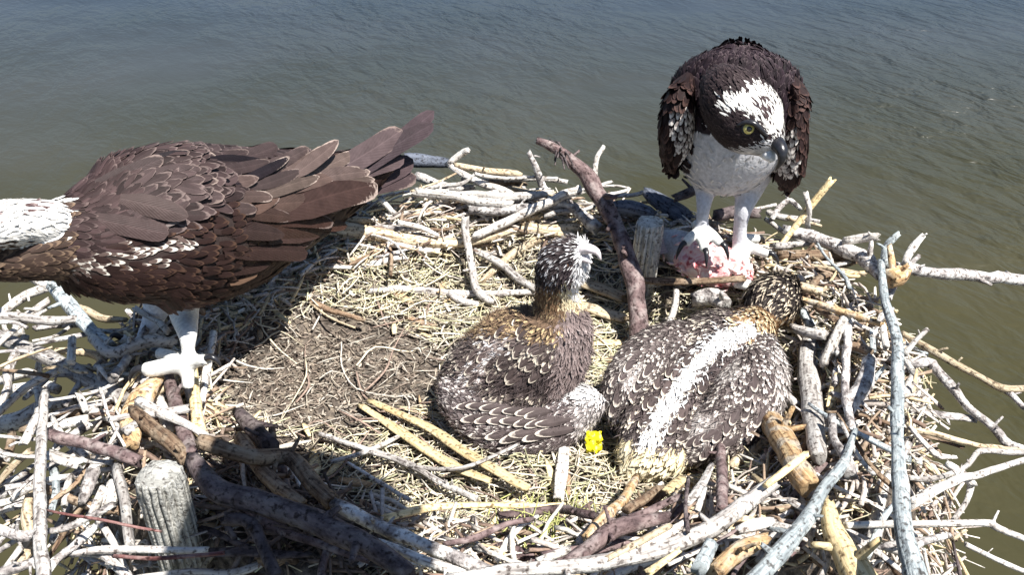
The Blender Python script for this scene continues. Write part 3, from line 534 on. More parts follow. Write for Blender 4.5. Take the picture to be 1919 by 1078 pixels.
# ================================================================== LITTER AND LINING (stuff)
def inbare(px, py): return ((px-620)/200)**2+((py-700)/100)**2
mb = MB(); cnt = 0
pal = [(.55, .50, .44), (.66, .62, .56), (.42, .37, .33), (.30, .22, .16), (.60, .48, .30), (.20, .14, .11), (.5, .44, .40)]
while cnt < 7000:
    a = R.uniform(0, 2*math.pi); r = R.uniform(.74, 1.2); x, y = math.cos(a)*.54*r, 1+math.sin(a)*.43*r
    h = max(H(x, y), -.16); c = V((x, y, h+R.uniform(.0, .028)))
    ta = math.atan2(math.cos(a)*.43, -math.sin(a)*.54)+R.gauss(0, .75); l = R.uniform(.012, .075)
    d = V((math.cos(ta), math.sin(ta), R.gauss(0, .3))); P = [c-d*l*.5, c+V((R.uniform(-1, 1), R.uniform(-1, 1), R.uniform(0, 1)))*l*.1, c+d*l*.5]
    q = R.uniform(.0008, .0034); k = R.uniform(.75, 1.15); cc = R.choice(pal)
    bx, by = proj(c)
    if 395 < bx < 700 and by > 800 and R.random() < .93: cc = R.choice([(.14, .10, .08), (.2, .15, .12), (.09, .07, .06)])  # twigs in the hood shadow painted dark to deepen it
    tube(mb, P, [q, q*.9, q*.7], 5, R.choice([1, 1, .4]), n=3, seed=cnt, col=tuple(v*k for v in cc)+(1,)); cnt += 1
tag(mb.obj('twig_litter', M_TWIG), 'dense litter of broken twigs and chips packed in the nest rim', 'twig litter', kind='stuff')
mb = MB(); cnt = 0
gp = [(.70, .62, .40), (.68, .62, .48), (.64, .60, .52), (.74, .66, .46), (.62, .56, .40), (.34, .29, .22), (.48, .47, .30), (.40, .35, .28)]
while cnt < 9000:
    a = R.uniform(0, 2*math.pi); r = math.sqrt(R.random())*.98; x, y = math.cos(a)*.54*r, 1+math.sin(a)*.43*r
    c = V((x, y, H(x, y)+R.uniform(.001, .012))); px, py = proj(c)
    br = inbare(px, py)
    if 385 < px < 715 and py > 815+max(0, px-560)*.9 and R.random() < .9: cnt += 1; continue
    if br < 1 and R.random() < .9: continue
    if br < 1.7 and R.random() < .4: continue
    green = (930 < px < 1100 and 965 < py < 1045)
    l = R.uniform(.018, .085)*(.6 if br < 1.5 else 1); t = R.gauss(.1, .9) if not green else R.gauss(1.3, .4)
    d = V((math.cos(t), math.sin(t), R.gauss(0, .12)+(.5 if green else 0))); bend = V((-d.y, d.x, 0))*R.gauss(0, .22)*l
    q = R.uniform(.0005, .0014); k = R.uniform(.6, 1.12)
    cc = (.42, .43, .16) if green and R.random() < .75 else R.choice(gp)
    if br < 1.2: cc = R.choice([(.42, .37, .30), (.5, .46, .40), (.25, .21, .17)])
    P = [c-d*l*.5, c+bend+V((0, 0, .004)), c+d*l*.5]
    for p in P: p.z = max(p.z, H(p.x, p.y)+.001)
    tube(mb, P, [q, q, q*.5], 4, 1, n=4, seed=cnt % 97, col=tuple(v*k for v in cc)+(1,), jag=0); cnt += 1
for j in range(330):       # long fine twigs over the lining
    a = R.uniform(0, 2*math.pi); r = math.sqrt(R.random())*.92; c = V((math.cos(a)*.54*r, 1+math.sin(a)*.43*r, 0)); l = R.uniform(.05, .17); t = R.gauss(0, 1.0)
    if inbare(*proj(c)) < 1.1 and R.random() < .75: continue
    d = V((math.cos(t), math.sin(t), 0)); n_ = V((-d.y, d.x, 0)); P = [c+d*l*u+n_*l*R.gauss(0, .09) for u in (-.5, -.2, .15, .5)]
    for p in P: p.z = H(p.x, p.y)+R.uniform(.003, .018)
    q = R.uniform(.0008, .0017); k = R.uniform(.7, 1.1); cc = R.choice([(.66, .61, .54), (.58, .53, .47), (.70, .62, .46), (.3, .22, .18)])
    tube(mb, P, [q, q, q*.8, q*.5], 5, n=9, seed=j, rough=.3, col=tuple(v*k for v in cc)+(1,))
for j in range(260):       # flat pale bark and wood chips
    a = R.uniform(0, 2*math.pi); r = math.sqrt(R.random())*1.0; c = V((math.cos(a)*.54*r, 1+math.sin(a)*.43*r, 0)); c.z = H(c.x, c.y)+R.uniform(.003, .014)
    if inbare(*proj(c)) < 1: continue
    t = R.uniform(0, 6.3); d = V((math.cos(t), math.sin(t), R.gauss(0, .15))); l = R.uniform(.008, .034); q = l*R.uniform(.12, .3)
    cc = R.choice([(.66, .54, .32), (.60, .50, .33), (.62, .57, .50), (.3, .2, .13), (.42, .3, .18)]); tube(mb, [c-d*l, c, c+d*l], [q*.6, q, q*.5], 6, .25, n=4, seed=j, rough=.3, col=cc+(1,))
tag(mb.obj('dry_grass', M_TWIG), 'dry straw and grass lining spread over the nest bowl', 'dry grass', kind='stuff')
mb = MB()
for cnt in range(2600):       # crumbs on the bare mulch
    px, py = R.gauss(600, 120), R.gauss(710, 65); c = G(px, py, .0); c.z = H(c.x, c.y)+.0015
    d = V((R.uniform(-1, 1), R.uniform(-1, 1), R.uniform(-.2, .4))).normalized(); l = R.uniform(.003, .013); q = R.uniform(.0006, .0022); k = R.uniform(.4, 1.2)
    cc = R.choice([(.30, .25, .20), (.42, .37, .31), (.14, .11, .09), (.2, .16, .13)])
    tube(mb, [c-d*l, c+d*l], [q, q*.7], 5, .6, n=1, seed=cnt % 53, col=tuple(v*k for v in cc)+(1,))
tag(mb.obj('mulch_crumbs', M_TWIG), 'crumbs of dark bark and mulch on the bare patch of the bowl', 'mulch', kind='stuff')
#BIRDS
# ================================================================== BIRDS
class Loft:
    def __init__(s, st, frame=None):
        s.c = [q[0] for q in st]; k = [mpp(q[0]) for q in st]
        s.ru = [q[1]*m_ for q, m_ in zip(st, k)]; s.rw = [q[2]*m_ for q, m_ in zip(st, k)]; s.n = len(st)-1
        s.len = sum((s.c[i+1]-s.c[i]).length for i in range(s.n)); s._cr = crom(s.c, 200); s._ru = crom([V((a, b, 0)) for a, b in zip(s.ru, s.rw)], 200)
    def C(s, t): return lerp_list(s._cr, min(1, max(0, t)))
    def R_(s, t):
        q = lerp_list(s._ru, min(1, max(0, t))); return max(q.x, 1e-4), max(q.y, 1e-4)
    def frame(s, t):
        T = (s.C(t+.02)-s.C(t-.02)).normalized(); c = s.C(t); Wd = (c-CAM).normalized(); Wd = (Wd-T*Wd.dot(T)).normalized()
        return c, T, T.cross(Wd), Wd
    def p(s, t, a):
        c, T, U, Wd = s.frame(t); ru, rw = s.R_(t); return c+U*(ru*math.cos(a))+Wd*(rw*math.sin(a))
    def pn(s, t, a):
        p = s.p(t, a); e = .012
        d1 = s.p(min(1, t+e), a)-s.p(max(0, t-e), a); d2 = s.p(t, a+.06)-s.p(t, a-.06)
        n = d1.cross(d2); n.normalize(); c = s.C(t)
        if n.dot(p-c) < 0: n = -n
        return p, n, d1.normalized()
    def mesh(s, mb, n=36, m_=28, col=(1, 1, 1, 1)):
        vs = []; fs = []
        for i in range(n+1):
            c, T, U, Wd = s.frame(i/n); ru, rw = s.R_(i/n)
            for k in range(m_):
                a = 2*math.pi*k/m_; vs.append(c+U*(ru*math.cos(a))+Wd*(rw*math.sin(a)))
        for i in range(n):
            for k in range(m_):
                a, b_ = i*m_+k, i*m_+(k+1) % m_; fs.append((a, b_, b_+m_, a+m_))
        for e in (0, n):
            vs.append(s.C(e/n))
            for k in range(m_):
                a, b_ = e*m_+k, e*m_+(k+1) % m_; fs.append((len(vs)-1, b_, a) if e == 0 else (len(vs)-1, a, b_))
        mb.add(vs, fs, None, col if not callable(col) else [col(v) for v in vs])
        return vs, fs
def wprof(v, tipw=.9): return (.45+.55*sm(0, .35, v))*math.sqrt(max(0, 1-max(0, (v-.55)/.45)**2.2))
GS = ([0, .4, .72, .92, 1], [-1, 0, 1]); GL = ([0, .12, .25, .4, .55, .68, .8, .9, .96, 1], [-1, -.5, 0, .5, 1])
def feather(mb, p, n, d, L, Wd, base, tip, t0, lift=.15, curv=.25, grid=GS, bend=0, pt_=0):
    side = n.cross(d).normalized(); vs, uv, fs = [], [], []; gv, gu = grid
    for v in gv:
        w_ = Wd*.5*(max(.04, wprof(v)*(1-pt_) + pt_*(1-v)**.7*(.6+.8*v)) if pt_ >= 0 else max(.05, (.6+.4*sm(0, .3, v))*math.sqrt(max(0, 1-max(0, (v-.8)/.2)**2.4)))); q = p + d*(L*v) + n*(lift*L*(v-.45*v*v)) + side*(bend*L*v*v)
        for u in gu:
            vs.append(q+side*(u*w_)-n*(curv*w_*u*u)); uv.append((u, v))
    m_ = len(gu)
    for i in range(len(gv)-1):
        for k in range(m_-1):
            a = i*m_+k; fs.append((a, a+1, a+1+m_, a+m_))
    mb.add(vs, fs, uv, tuple(base)+(1,), tuple(tip)+(t0,))
def cover(loft, mbf, Lf, wr, colf, lift=.2, sgn=1, s0=.02, s1=.98, a0=0, a1=2*math.pi, dens=1.0, jit=.2, seed=0, off=.001, grid=GS, curv=.25, pt_=0):
    rr = random.Random(seed); t = s0; row = 0
    while t < s1:
        ru, rw = loft.R_(t); L0 = Lf(t); W0 = L0*wr; circ = math.pi*(ru+rw)*(a1-a0)/(2*math.pi); k = max(4, int(circ/(W0*.62)*dens))
        for j in range(k):
            a = a0+(a1-a0)*(j+.5*(row % 2)+rr.uniform(-.25, .25))/k
            tt = min(.995, max(.004, t+rr.uniform(-.3, .3)*L0*.42/loft.len)); p, n, T = loft.pn(tt, a)
            x, y = proj(p); res = colf(p, x+rr.gauss(0, 5), y+rr.gauss(0, 5), tt, a, rr)
            if res is None: continue
            base, tip, t0, sc = res[:4]; mbx = res[4] if len(res) > 4 else mbf
            d = (T*sgn + n.cross(T)*rr.gauss(0, jit)).normalized(); kk = rr.uniform(.78, 1.22)
            feather(mbx, p+n*off, n, d, L0*sc*rr.uniform(.85, 1.15), W0*sc*rr.uniform(.85, 1.1), [c*kk for c in base], [c*(.5+.5*kk) for c in tip], t0+rr.gauss(0, .05), lift*rr.uniform(.5, 1.5), curv, grid, rr.gauss(0, .08), pt_)
        t += L0*.42/loft.len/dens; row += 1
def fuse(name, pieces, parent, voxel=.0035):
    """one continuous body: the source volumes are voxel-remeshed together and keep their pigment"""
    mb = MB()
    for q in pieces: q(mb)
    me = mb.mesh('tmp', M_SKIN); o = bpy.data.objects.new('tmp', me); COL.objects.link(o)
    md = o.modifiers.new('r', 'REMESH'); md.mode = 'VOXEL'; md.voxel_size = voxel
    m2 = o.modifiers.new('s', 'SMOOTH'); m2.factor = .5; m2.iterations = 4
    dg = bpy.context.evaluated_depsgraph_get(); dg.update(); ev = bpy.data.meshes.new_from_object(o.evaluated_get(dg))
    kd = KDTree(len(mb.v))
    for i, v in enumerate(mb.v): kd.insert(v, i)
    kd.balance()
    vs = [v.co.copy() for v in ev.vertices]; fs = [tuple(p.vertices) for p in ev.polygons]
    cols = [mb.c[kd.find(v)[1]] for v in vs]
    bpy.data.objects.remove(o); bpy.data.meshes.remove(ev)
    out = MB(); out.add(vs, fs, None, cols); return out.obj(name, M_SKIN, parent)
def ball(mb, c, r, n=14, sq=V((1, 1, 1))):
    vs, fs = [c+V((0, 0, r*sq.z))], []
    for i in range(1, n):
        for k in range(2*n):
            a, b_ = math.pi*i/n, math.pi*k/n; vs.append(c+V((r*sq.x*math.sin(a)*math.cos(b_), r*sq.y*math.sin(a)*math.sin(b_), r*sq.z*math.cos(a))))
    vs.append(c-V((0, 0, r*sq.z))); m_ = 2*n
    for k in range(m_): fs.append((0, 1+k, 1+(k+1) % m_)); fs.append((len(vs)-1, len(vs)-2-k, len(vs)-2-(k+1) % m_))
    for i in range(n-2):
        for k in range(m_): a, b_ = 1+i*m_+k, 1+i*m_+(k+1) % m_; fs.append((a, a+m_, b_+m_, b_))
    mb.add(vs, fs)
def eye_part(loftv, loftf, px, py, rpx, parent, iris, look=V((0, 0, 0)), back=.35):
    bv = BVHTree.FromPolygons(loftv, loftf); h = bv.ray_cast(CAM, ray(px, py).normalized())
    c, n = h[0], h[1]
    if n.dot(CAM-c) < 0: n = -n
    r = rpx*mpp(c); mb = MB(); ball(mb, c-n*r*back, r); e = mb.obj('eye', iris, parent)
    mb = MB(); v = ((CAM-c).normalized()*.8+n*.4+look).normalized(); ball(mb, c-n*r*back+v*r*.55, r*.56); mb.obj('pupil', M_PUP, e)
    mb = MB(); q = v.orthogonal().normalized(); q2 = v.cross(q); ring = [c-n*r*back+v*r*.25+(q*math.cos(a)+q2*math.sin(a))*r*1.0 for a in [i*math.pi/9 for i in range(19)]]
    tube(mb, ring, [r*.22]*19, 6, n=36, rough=0, jag=0, col=(.01, .01, .01, 1)); mb.obj('eyelid', M_BEAK, e)
    return c
def claw(mb, a, d, l, r):
    tube(mb, [a, a+d*l*.5+V((0, 0, l*.12)), a+d*l*.85-V((0, 0, l*.25)), a+d*l*.95-V((0, 0, l*.6))], [r, r*.85, r*.5, r*.12], 8, n=8, rough=0, jag=0)
def toe(P, r, cl):
    def f(mb): tube(mb, P, r, 9, n=10, rough=.2, seed=3, jag=0, col=(.66, .66, .63, 1))
    d = (P[-1]-P[-2]).normalized(); q = MB(); claw(q, P[-1]-d*r[-1]*.6, d, r[-1]*3.0, r[-1]*.62); q.obj('claw', M_BEAK, cl); return f
def inpoly(x, y, P):
    c = False
    for i in range(len(P)):
        (x1, y1), (x2, y2) = P[i], P[i-1]
        if (y1 > y) != (y2 > y) and x < (x2-x1)*(y-y1)/(y2-y1)+x1: c = not c
    return c
def segd(x, y, P):
    b_ = 1e9
    for (x1, y1), (x2, y2) in zip(P, P[1:]):
        dx, dy = x2-x1, y2-y1; t_ = min(1, max(0, ((x-x1)*dx+(y-y1)*dy)/(dx*dx+dy*dy))); b_ = min(b_, math.hypot(x-x1-dx*t_, y-y1-dy*t_))
    return b_
# ------------------------------------------------------------------ left adult
yl = lambda px: .93+(.25 if px < 340 else .55)*(px-340)/500
A = lambda px, py, y: aty(px, py, y)
foot = G(350, 690, .075)
osp = thing('osprey', 'large brown osprey at the left, its white head cut by the picture edge', 'osprey', foot.copy(), 'adult ospreys')
torso = Loft([(A(x, y, yl(x)), r, r*q) for x, y, r, q in [(-60, 500, 12, .8), (-40, 496, 26, .8), (10, 484, 44, .8), (60, 468, 60, .8), (105, 454, 74, .75), (150, 452, 98, .7), (205, 446, 124, .68), (270, 430, 146, .66), (340, 425, 152, .64), (420, 411, 140, .62), (500, 388, 112, .6), (580, 363, 82, .55), (650, 338, 54, .5), (715, 305, 26, .5)]])
head = Loft([(A(x, y, yl(x)), r, r*.85) for x, y, r in [(130, 436, 40), (90, 420, 42), (45, 417, 42), (0, 422, 42), (-35, 434, 34), (-58, 444, 20), (-66, 448, 8)]])
claws = osp; fy = foot.y
legs = [lambda mb: Loft([(A(340, 540, .955), 40, 34), (A(345, 590, .945), 27, 25), (A(352, 628, fy+.012), 18, 17), (A(352, 660, fy), 12, 12), (A(351, 684, fy-.004), 14, 13)]).mesh(mb, 20, 14, (.74, .73, .70, 1)),
        lambda mb: Loft([(A(300, 550, 1.0), 34, 30), (A(290, 590, 1.0), 22, 20), (A(272, 628, .99), 14, 13), (A(262, 648, .985), 12, 12)]).mesh(mb, 20, 14, (.72, .73, .77, 1))]  # second leg tinted bluish, shade put into its colour
f0 = A(350, 686, fy)
legs += [toe([f0, A(368, 677, fy-.005), A(388, 674, fy-.01)], [.010, .0085, .0085], claws),
         toe([f0, A(352, 706, fy-.012), A(353, 728, fy-.02)], [.0105, .009, .0085], claws),
         toe([f0, A(320, 684, fy-.012), A(290, 690, fy-.018), A(268, 694, fy-.02)], [.0115, .0112, .0105, .0085], claws),
         toe([f0, A(326, 668, fy+.01), A(296, 662, fy+.02)], [.010, .009, .008], claws)]
f1 = A(262, 648, .985)
legs += [toe([f1, A(245, 640, .98), A(226, 634, .975)], [.010, .009, .008], claws), toe([f1, A(262, 660, .97), A(258, 672, .955)], [.010, .009, .008], claws), toe([f1, A(285, 655, .98), A(300, 660, .97)], [.010, .009, .008], claws)]
WHITE = (.82, .80, .77)
fuse('body', [lambda mb: torso.mesh(mb, 50, 30, lambda v: (.08, .055, .042, 1) if proj(v)[0] < 105 else (.035, .024, .022, 1)), lambda mb: head.mesh(mb, 24, 20, (.82, .80, .77, 1))]+legs, osp)
plu, wing, wing2, tail = MB(), MB(), MB(), MB()
DIV = [(60, 520), (110, 488), (200, 462), (300, 425), (350, 398), (470, 362), (545, 318), (800, 250)]
def ydiv(x):
    for (x1, y1), (x2, y2) in zip(DIV, DIV[1:]):
        if x <= x2: return y1+(y2-y1)*(x-x1)/(x2-x1)
    return 250
def colL(p, x, y, t, a, rr):
    back = math.sin(a) > .25
    if x < 104+8*math.sin(y*.35) and y < 462: return (WHITE, WHITE, 2, .5)
    if x < 112: return ((.055, .036, .029), (.17, .115, .08), .78, .7)
    d = y-ydiv(x)
    if d > 0:
        tgt = wing2 if back else wing
        e = y-(507-(x-105)*.21)
        if x < 350 and abs(e) < 20: return ((.10, .07, .062), (.66, .60, .54), .50+abs(e)*.012, .5, tgt)
        if y > 566 and x < 420: return ((.05, .02, .02), (.13, .08, .06), .8, .8, tgt)
        k = .8+.5*rr.random(); return ((.028*k, .0155*k, .014*k), (.085, .048, .034), .84, .8 if x < 460 else 1.1, tgt)
    k = .55+.95*rr.random()
    if x < 235: return ((.044*k, .028*k, .028*k), (.11, .078, .074), .86, .8)
    return ((.046*k, .031*k, .031*k), (.15, .112, .105), .90, 1.25)
cover(torso, plu, lambda t: .025+.012*t, .36, colL, lift=.05, seed=5, jit=.16, pt_=.3, curv=.15)
def colLH(p, x, y, t, a, rr):
    if x > 108+6*math.sin(y*.4): return None
    if segd(x, y, [(-50, 412), (-20, 406)]) < 7 or segd(x, y, [(46, 389), (74, 385)]) < 6: return ((.12, .075, .075), (.3, .24, .23), .7, .9)
    if y > 456: return ((.06, .04, .032), (.18, .125, .09), .78, .9)
    return (WHITE, WHITE, 2, 1)
cover(head, plu, lambda t: .013, .28, colLH, lift=.03, sgn=-1, seed=6, pt_=.6, curv=.0, off=.0008)
# the big layered feathers of back, wing and tail: base px, tip px, width px, colour, fringe, which part
tv, tf = MB(), None
vsT, fsT = torso.mesh(MB(), 60, 40); bT = BVHTree.FromPolygons(vsT, fsT)
BR, GR, DK, PK = (.040, .023, .020), (.060, .042, .042), (.016, .012, .015), (.095, .068, .062)
HF = [((500, 350), (610, 292), 36, (.10, .07, .062), 2, plu), ((520, 362), (622, 322), 40, (.09, .06, .052), 2, wing), ((560, 372), (672, 362), 40, (.05, .028, .023), 1, wing), ((505, 412), (612, 408), 42, (.042, .022, .018), 1, wing), ((470, 352), (560, 330), 34, (.05, .036, .035), 1, plu), ((590, 350), (690, 330), 36, (.08, .058, .05), 2, wing), ((540, 395), (640, 388), 48, (.06, .03, .023), 1, wing), ((450, 400), (540, 400), 40, (.05, .03, .025), 1, wing), ((560, 330), (668, 296), 38, (.11, .08, .07), 2, plu), ((420, 372), (500, 362), 34, (.085, .058, .052), 2, plu), ((410, 320), (500, 312), 32, (.06, .042, .042), 1, plu), ((300, 345), (400, 334), 32, (.085, .06, .057), 2, plu), ((480, 320), (575, 290), 34, (.07, .05, .048), 1, plu), ((560, 420), (640, 415), 44, (.045, .022, .017), 0, wing), ((500, 470), (585, 455), 40, (.04, .02, .017), 1, wing), ((370, 395), (470, 385), 36, (.06, .042, .04), 1, plu),
 ((640, 345), (808, 228), 40, (.05, .035, .04), 0, tail), ((625, 350), (790, 232), 46, (.042, .03, .034), 0, tail), ((640, 362), (768, 312), 52, (.06, .042, .045), 0, tail), ((630, 365), (764, 325), 50, (.055, .038, .04), 1, tail), ((612, 330), (748, 258), 54, (.075, .054, .056), 1, tail), ((600, 345), (740, 290), 50, (.07, .05, .052), 0, tail),
 ((540, 335), (632, 275), 40, PK, 2, plu), ((575, 340), (680, 315), 46, PK, 2, plu), ((420, 305), (515, 286), 44, GR, 0, plu), ((385, 300), (500, 300), 36, DK, 0, plu), ((345, 312), (460, 296), 40, GR, 1, plu), ((270, 292), (392, 285), 24, GR, 2, plu), ((260, 305), (350, 290), 30, DK, 1, plu), ((270, 328), (368, 312), 34, GR, 1, plu), ((180, 345), (300, 305), 40, (.05, .035, .035), 1, plu), ((235, 348), (372, 330), 44, GR, 1, plu), ((440, 345), (540, 308), 28, DK, 2, plu), ((270, 378), (408, 362), 42, GR, 1, plu), ((330, 362), (476, 346), 46, (.09, .062, .056), 1, plu), ((225, 372), (345, 398), 58, (.062, .043, .041), 0, plu), ((180, 410), (305, 442), 54, (.058, .039, .038), 0, plu), ((300, 428), (340, 410), 12, (.16, .13, .125), 1, plu),
 ((500, 445), (655, 405), 90, BR, 0, wing), ((520, 400), (684, 338), 92, BR, 2, wing), ((480, 425), (600, 440), 60, (.035, .019, .015), 0, wing), ((500, 385), (594, 372), 50, (.07, .045, .038), 2, wing), ((462, 398), (520, 370), 40, (.09, .056, .045), 1, wing), ((478, 372), (582, 326), 42, (.085, .062, .053), 2, wing), ((515, 408), (560, 418), 26, (.45, .36, .28), 1, wing), ((420, 470), (560, 462), 60, (.03, .017, .015), 0, wing), ((380, 500), (500, 500), 56, (.028, .016, .014), 0, wing), ((400, 430), (520, 430), 52, (.035, .022, .02), 0, wing), ((430, 530), (480, 512), 30, (.10, .06, .04), 0, wing)]
for i, (b0, b1, wd, c, fr, tgt) in enumerate(HF):
    def hit(q):
        h = bT.ray_cast(CAM, ray(*q).normalized()); return h[0]
    yb = yl(b0[0])
    pb = hit(b0) or A(b0[0], b0[1], yb-.02); pe = hit(b1)
    if pe is None or tgt is tail: pe = A(b1[0], b1[1], yl(b1[0])-.012)
    if tgt is tail: pb = A(b0[0], b0[1], yb-.01)
    vw = (CAM-pb).normalized(); pe = pe + (CAM-pe).normalized()*(.008+.0012*(i % 6)); pb = pb+vw*(.001+.0005*(i % 6))
    d = pe-pb; L = d.length; d.normalize(); n = (vw-d*vw.dot(d)).normalized(); n = (n+V((0, 0, .25))); n = (n-d*n.dot(d)).normalized()
    tipc = {0: [q*1.3 for q in c], 1: (.20, .15, .135), 2: (.36, .285, .25)}[fr]; t0 = {0: .97, 1: .95, 2: .93}[fr]
    feather(tgt, pb, n, d, L*1.08, wd*(.74 if tgt is not tail else .84)*mpp(pb), c, tipc, t0, .03, .16, GL, bend=.05*(-1)**i, pt_=-1 if (tgt is tail or i % 3 == 0) else 0)
plu.obj('plumage', M_FEA, osp, tips=True); wing.obj('wing', M_FEA, osp, tips=True); wing2.obj('wing', M_FEA, osp, tips=True); tail.obj('tail', M_FEA, osp, tips=True)
mb = MB(); q = A(-60, 440, yl(-60)); k = mpp(q); tube(mb, [q, q+V((-.018, 0, -.006)), q+V((-.030, 0, -.018)), q+V((-.030, 0, -.034))], [18*k, 15*k, 9*k, 2*k], 10, n=12, rough=0, jag=0); mb.obj('beak', M_BEAK, osp)
vh, fh = head.mesh(MB(), 30, 24); eye_part(vh, fh, -22, 408, 10, osp, M_IRIS)

# ------------------------------------------------------------------ right adult, hunched over the fish
fR = G(1388, 470, .05); fy = fR.y; Y0 = fy+.01
os2 = thing('osprey', 'hunched dark osprey with white crown facing the camera above the torn fish', 'osprey', fR.copy(), 'adult ospreys')
CROWN = [(1352, 208), (1360, 188), (1384, 180), (1398, 190), (1418, 164), (1446, 174), (1470, 204), (1474, 240), (1462, 262), (1438, 254), (1420, 228), (1392, 215), (1366, 218)]
tor2 = Loft([(A(x, y, Y0+dy), r, q) for x, y, dy, r, q in [(1364, 356, .015, 22, 20), (1364, 336, .012, 56, 50), (1364, 303, .008, 90, 72), (1370, 252, .008, 112, 90), (1376, 202, .015, 121, 94), (1381, 156, .025, 116, 88), (1384, 122, .035, 92, 72), (1386, 100, .04, 56, 46), (1387, 90, .04, 20, 18)]])
hd2 = Loft([(A(x, y, Y0+dy), r, q) for x, y, dy, r, q in [(1352, 158, -.05, 40, 40), (1372, 186, -.085, 60, 56), (1396, 216, -.105, 66, 58), (1420, 242, -.12, 58, 52), (1440, 262, -.13, 38, 38), (1453, 275, -.135, 22, 24), (1459, 281, -.137, 8, 10)]])
wl = Loft([(A(x, y, Y0+dy), r, q) for x, y, dy, r, q in [(1290, 145, .0, 10, 16), (1277, 178, -.02, 24, 32), (1270, 220, -.03, 30, 34), (1268, 260, -.03, 29, 32), (1263, 290, -.025, 20, 24), (1260, 312, -.02, 6, 8)]])
wr = Loft([(A(x, y, Y0+dy), r, q) for x, y, dy, r, q in [(1474, 140, .0, 10, 16), (1488, 180, -.02, 20, 30), (1488, 235, -.03, 24, 34), (1482, 285, -.03, 28, 32), (1478, 318, -.025, 24, 26), (1477, 345, -.02, 8, 8)]])
claws = os2; GW = (.56, .56, .60, 1)
fa = A(1316, 432, fy-.005); fb = A(1387, 455, fy)
pcs = [lambda mb: tor2.mesh(mb, 40, 30, lambda v: (.60, .60, .63, 1) if proj(v)[1] > 250 and 1290 < proj(v)[0] < 1465 else (.04, .03, .034, 1)), lambda mb: hd2.mesh(mb, 24, 20, lambda v: (.75, .74, .72, 1) if inpoly(*proj(v), CROWN) or proj(v)[1] > 292-(proj(v)[0]-1330)*.2 else (.035, .026, .028, 1)),
 lambda mb: Loft([(A(1320, 318, Y0+.01), 40, 34), (A(1322, 352, Y0+.01), 22, 22), (A(1319, 385, fy), 14, 14), (A(1316, 412, fy-.004), 12, 12), (A(1316, 434, fy-.006), 14, 14)]).mesh(mb, 20, 14, GW),
 lambda mb: Loft([(A(1408, 318, Y0+.01), 46, 36), (A(1403, 355, Y0+.008), 28, 26), (A(1393, 392, fy), 17, 16), (A(1387, 425, fy), 13, 13), (A(1386, 456, fy), 14, 14)]).mesh(mb, 20, 14, GW)]
tw = [.0095, .0088, .008]
pcs += [toe([fa, A(1300, 440, fy-.02), A(1284, 456, fy-.03)], tw, claws), toe([fa, A(1318, 452, fy-.025), A(1322, 470, fy-.045)], tw, claws), toe([fa, A(1335, 440, fy-.02), A(1352, 458, fy-.035)], tw, claws), toe([fa, A(1308, 420, fy+.02), A(1302, 424, fy+.035)], tw, claws),
 toe([fb, A(1376, 478, fy-.015), A(1374, 500, fy-.03)], tw, claws), toe([fb, A(1396, 490, fy-.02), A(1404, 516, fy-.035)], tw, claws), toe([fb, A(1414, 466, fy-.012), A(1440, 476, fy-.022)], tw, claws), toe([fb, A(1400, 446, fy+.02), A(1420, 448, fy+.03)], tw, claws)]
fuse('body', pcs, os2)
plu, w1, w2, bel = MB(), MB(), MB(), MB()
DKB = (.020, .013, .017)
def col2(p, x, y, t, a, rr):
    k = .6+.8*rr.random()
    if y > 258 and 1300 < x < 1458 and rr.random() < .6: return None
    if math.sin(a) < .3 and y > 250+14*math.sin(x*.07) and 1296 < x < 1462: return ((.70, .69, .70), (.72, .71, .72), .8, .55, bel)
    if y > 322: return ((.70, .69, .70), (.72, .71, .72), .8, .55, bel)
    return ((DKB[0]*k, DKB[1]*k, DKB[2]*k), (.075, .055, .06), .86, 1)
cover(tor2, plu, lambda t: .018, .42, col2, lift=.2, seed=8, jit=.5, pt_=.45)
def colH2(p, x, y, t, a, rr):
    if segd(x, y, [(1432, 196), (1442, 212), (1437, 226)]) < 9 or segd(x, y, [(1442, 212), (1452, 200)]) < 5: return ((.07, .045, .05), (.1, .07, .07), .8, .8)
    if inpoly(x, y, CROWN): return ((.84, .82, .78), (.84, .82, .78), 2, 1)
    if y > 292-(x-1330)*.2: return ((.70, .69, .70), (.72, .71, .72), .8, .8)
    if math.hypot(x-1462, y-238) < 14: return ((.6, .52, .45), (.7, .65, .6), .6, .8)
    return ((.034, .024, .026), (.08, .06, .06), .85, 1)
cover(hd2, plu, lambda t: .017-.009*t, .26, colH2, lift=.05, sgn=-1, seed=9, jit=.2, pt_=.6, curv=.03, off=.0006, dens=1.35)
def colW(cx):
    def f(p, x, y, t, a, rr):
        e = (x-cx)*(1 if cx < 1380 else -1)
        if math.sin(a) < .3 and e > -4 and 182 < y < (296 if cx < 1380 else 328) and (cx < 1380 or y > 215): return ((.26, .22, .21), (.70, .65, .61), .5, .55)
        return ((.022, .013, .013), (.07, .04, .035), .85, 1.3)
    return f
cover(wl, w1, lambda t: .021, .5, colW(1260), lift=.05, seed=10, pt_=.2, curv=.12, dens=1.2); cover(wr, w2, lambda t: .021, .5, colW(1500), lift=.05, curv=.12, dens=1.2, seed=11, pt_=.2)
for q in bel.v: pass
plu.obj('plumage', M_FEA, os2, tips=True); bel.obj('breast_feathers', M_FEA, os2, tips=True)
wl.mesh(w1, 24, 16, (.02, .013, .013, 1)); wr.mesh(w2, 24, 16, (.02, .013, .013, 1)); w1.obj('wing', M_FEA, os2, tips=True); w2.obj('wing', M_FEA, os2, tips=True)
tl = MB()
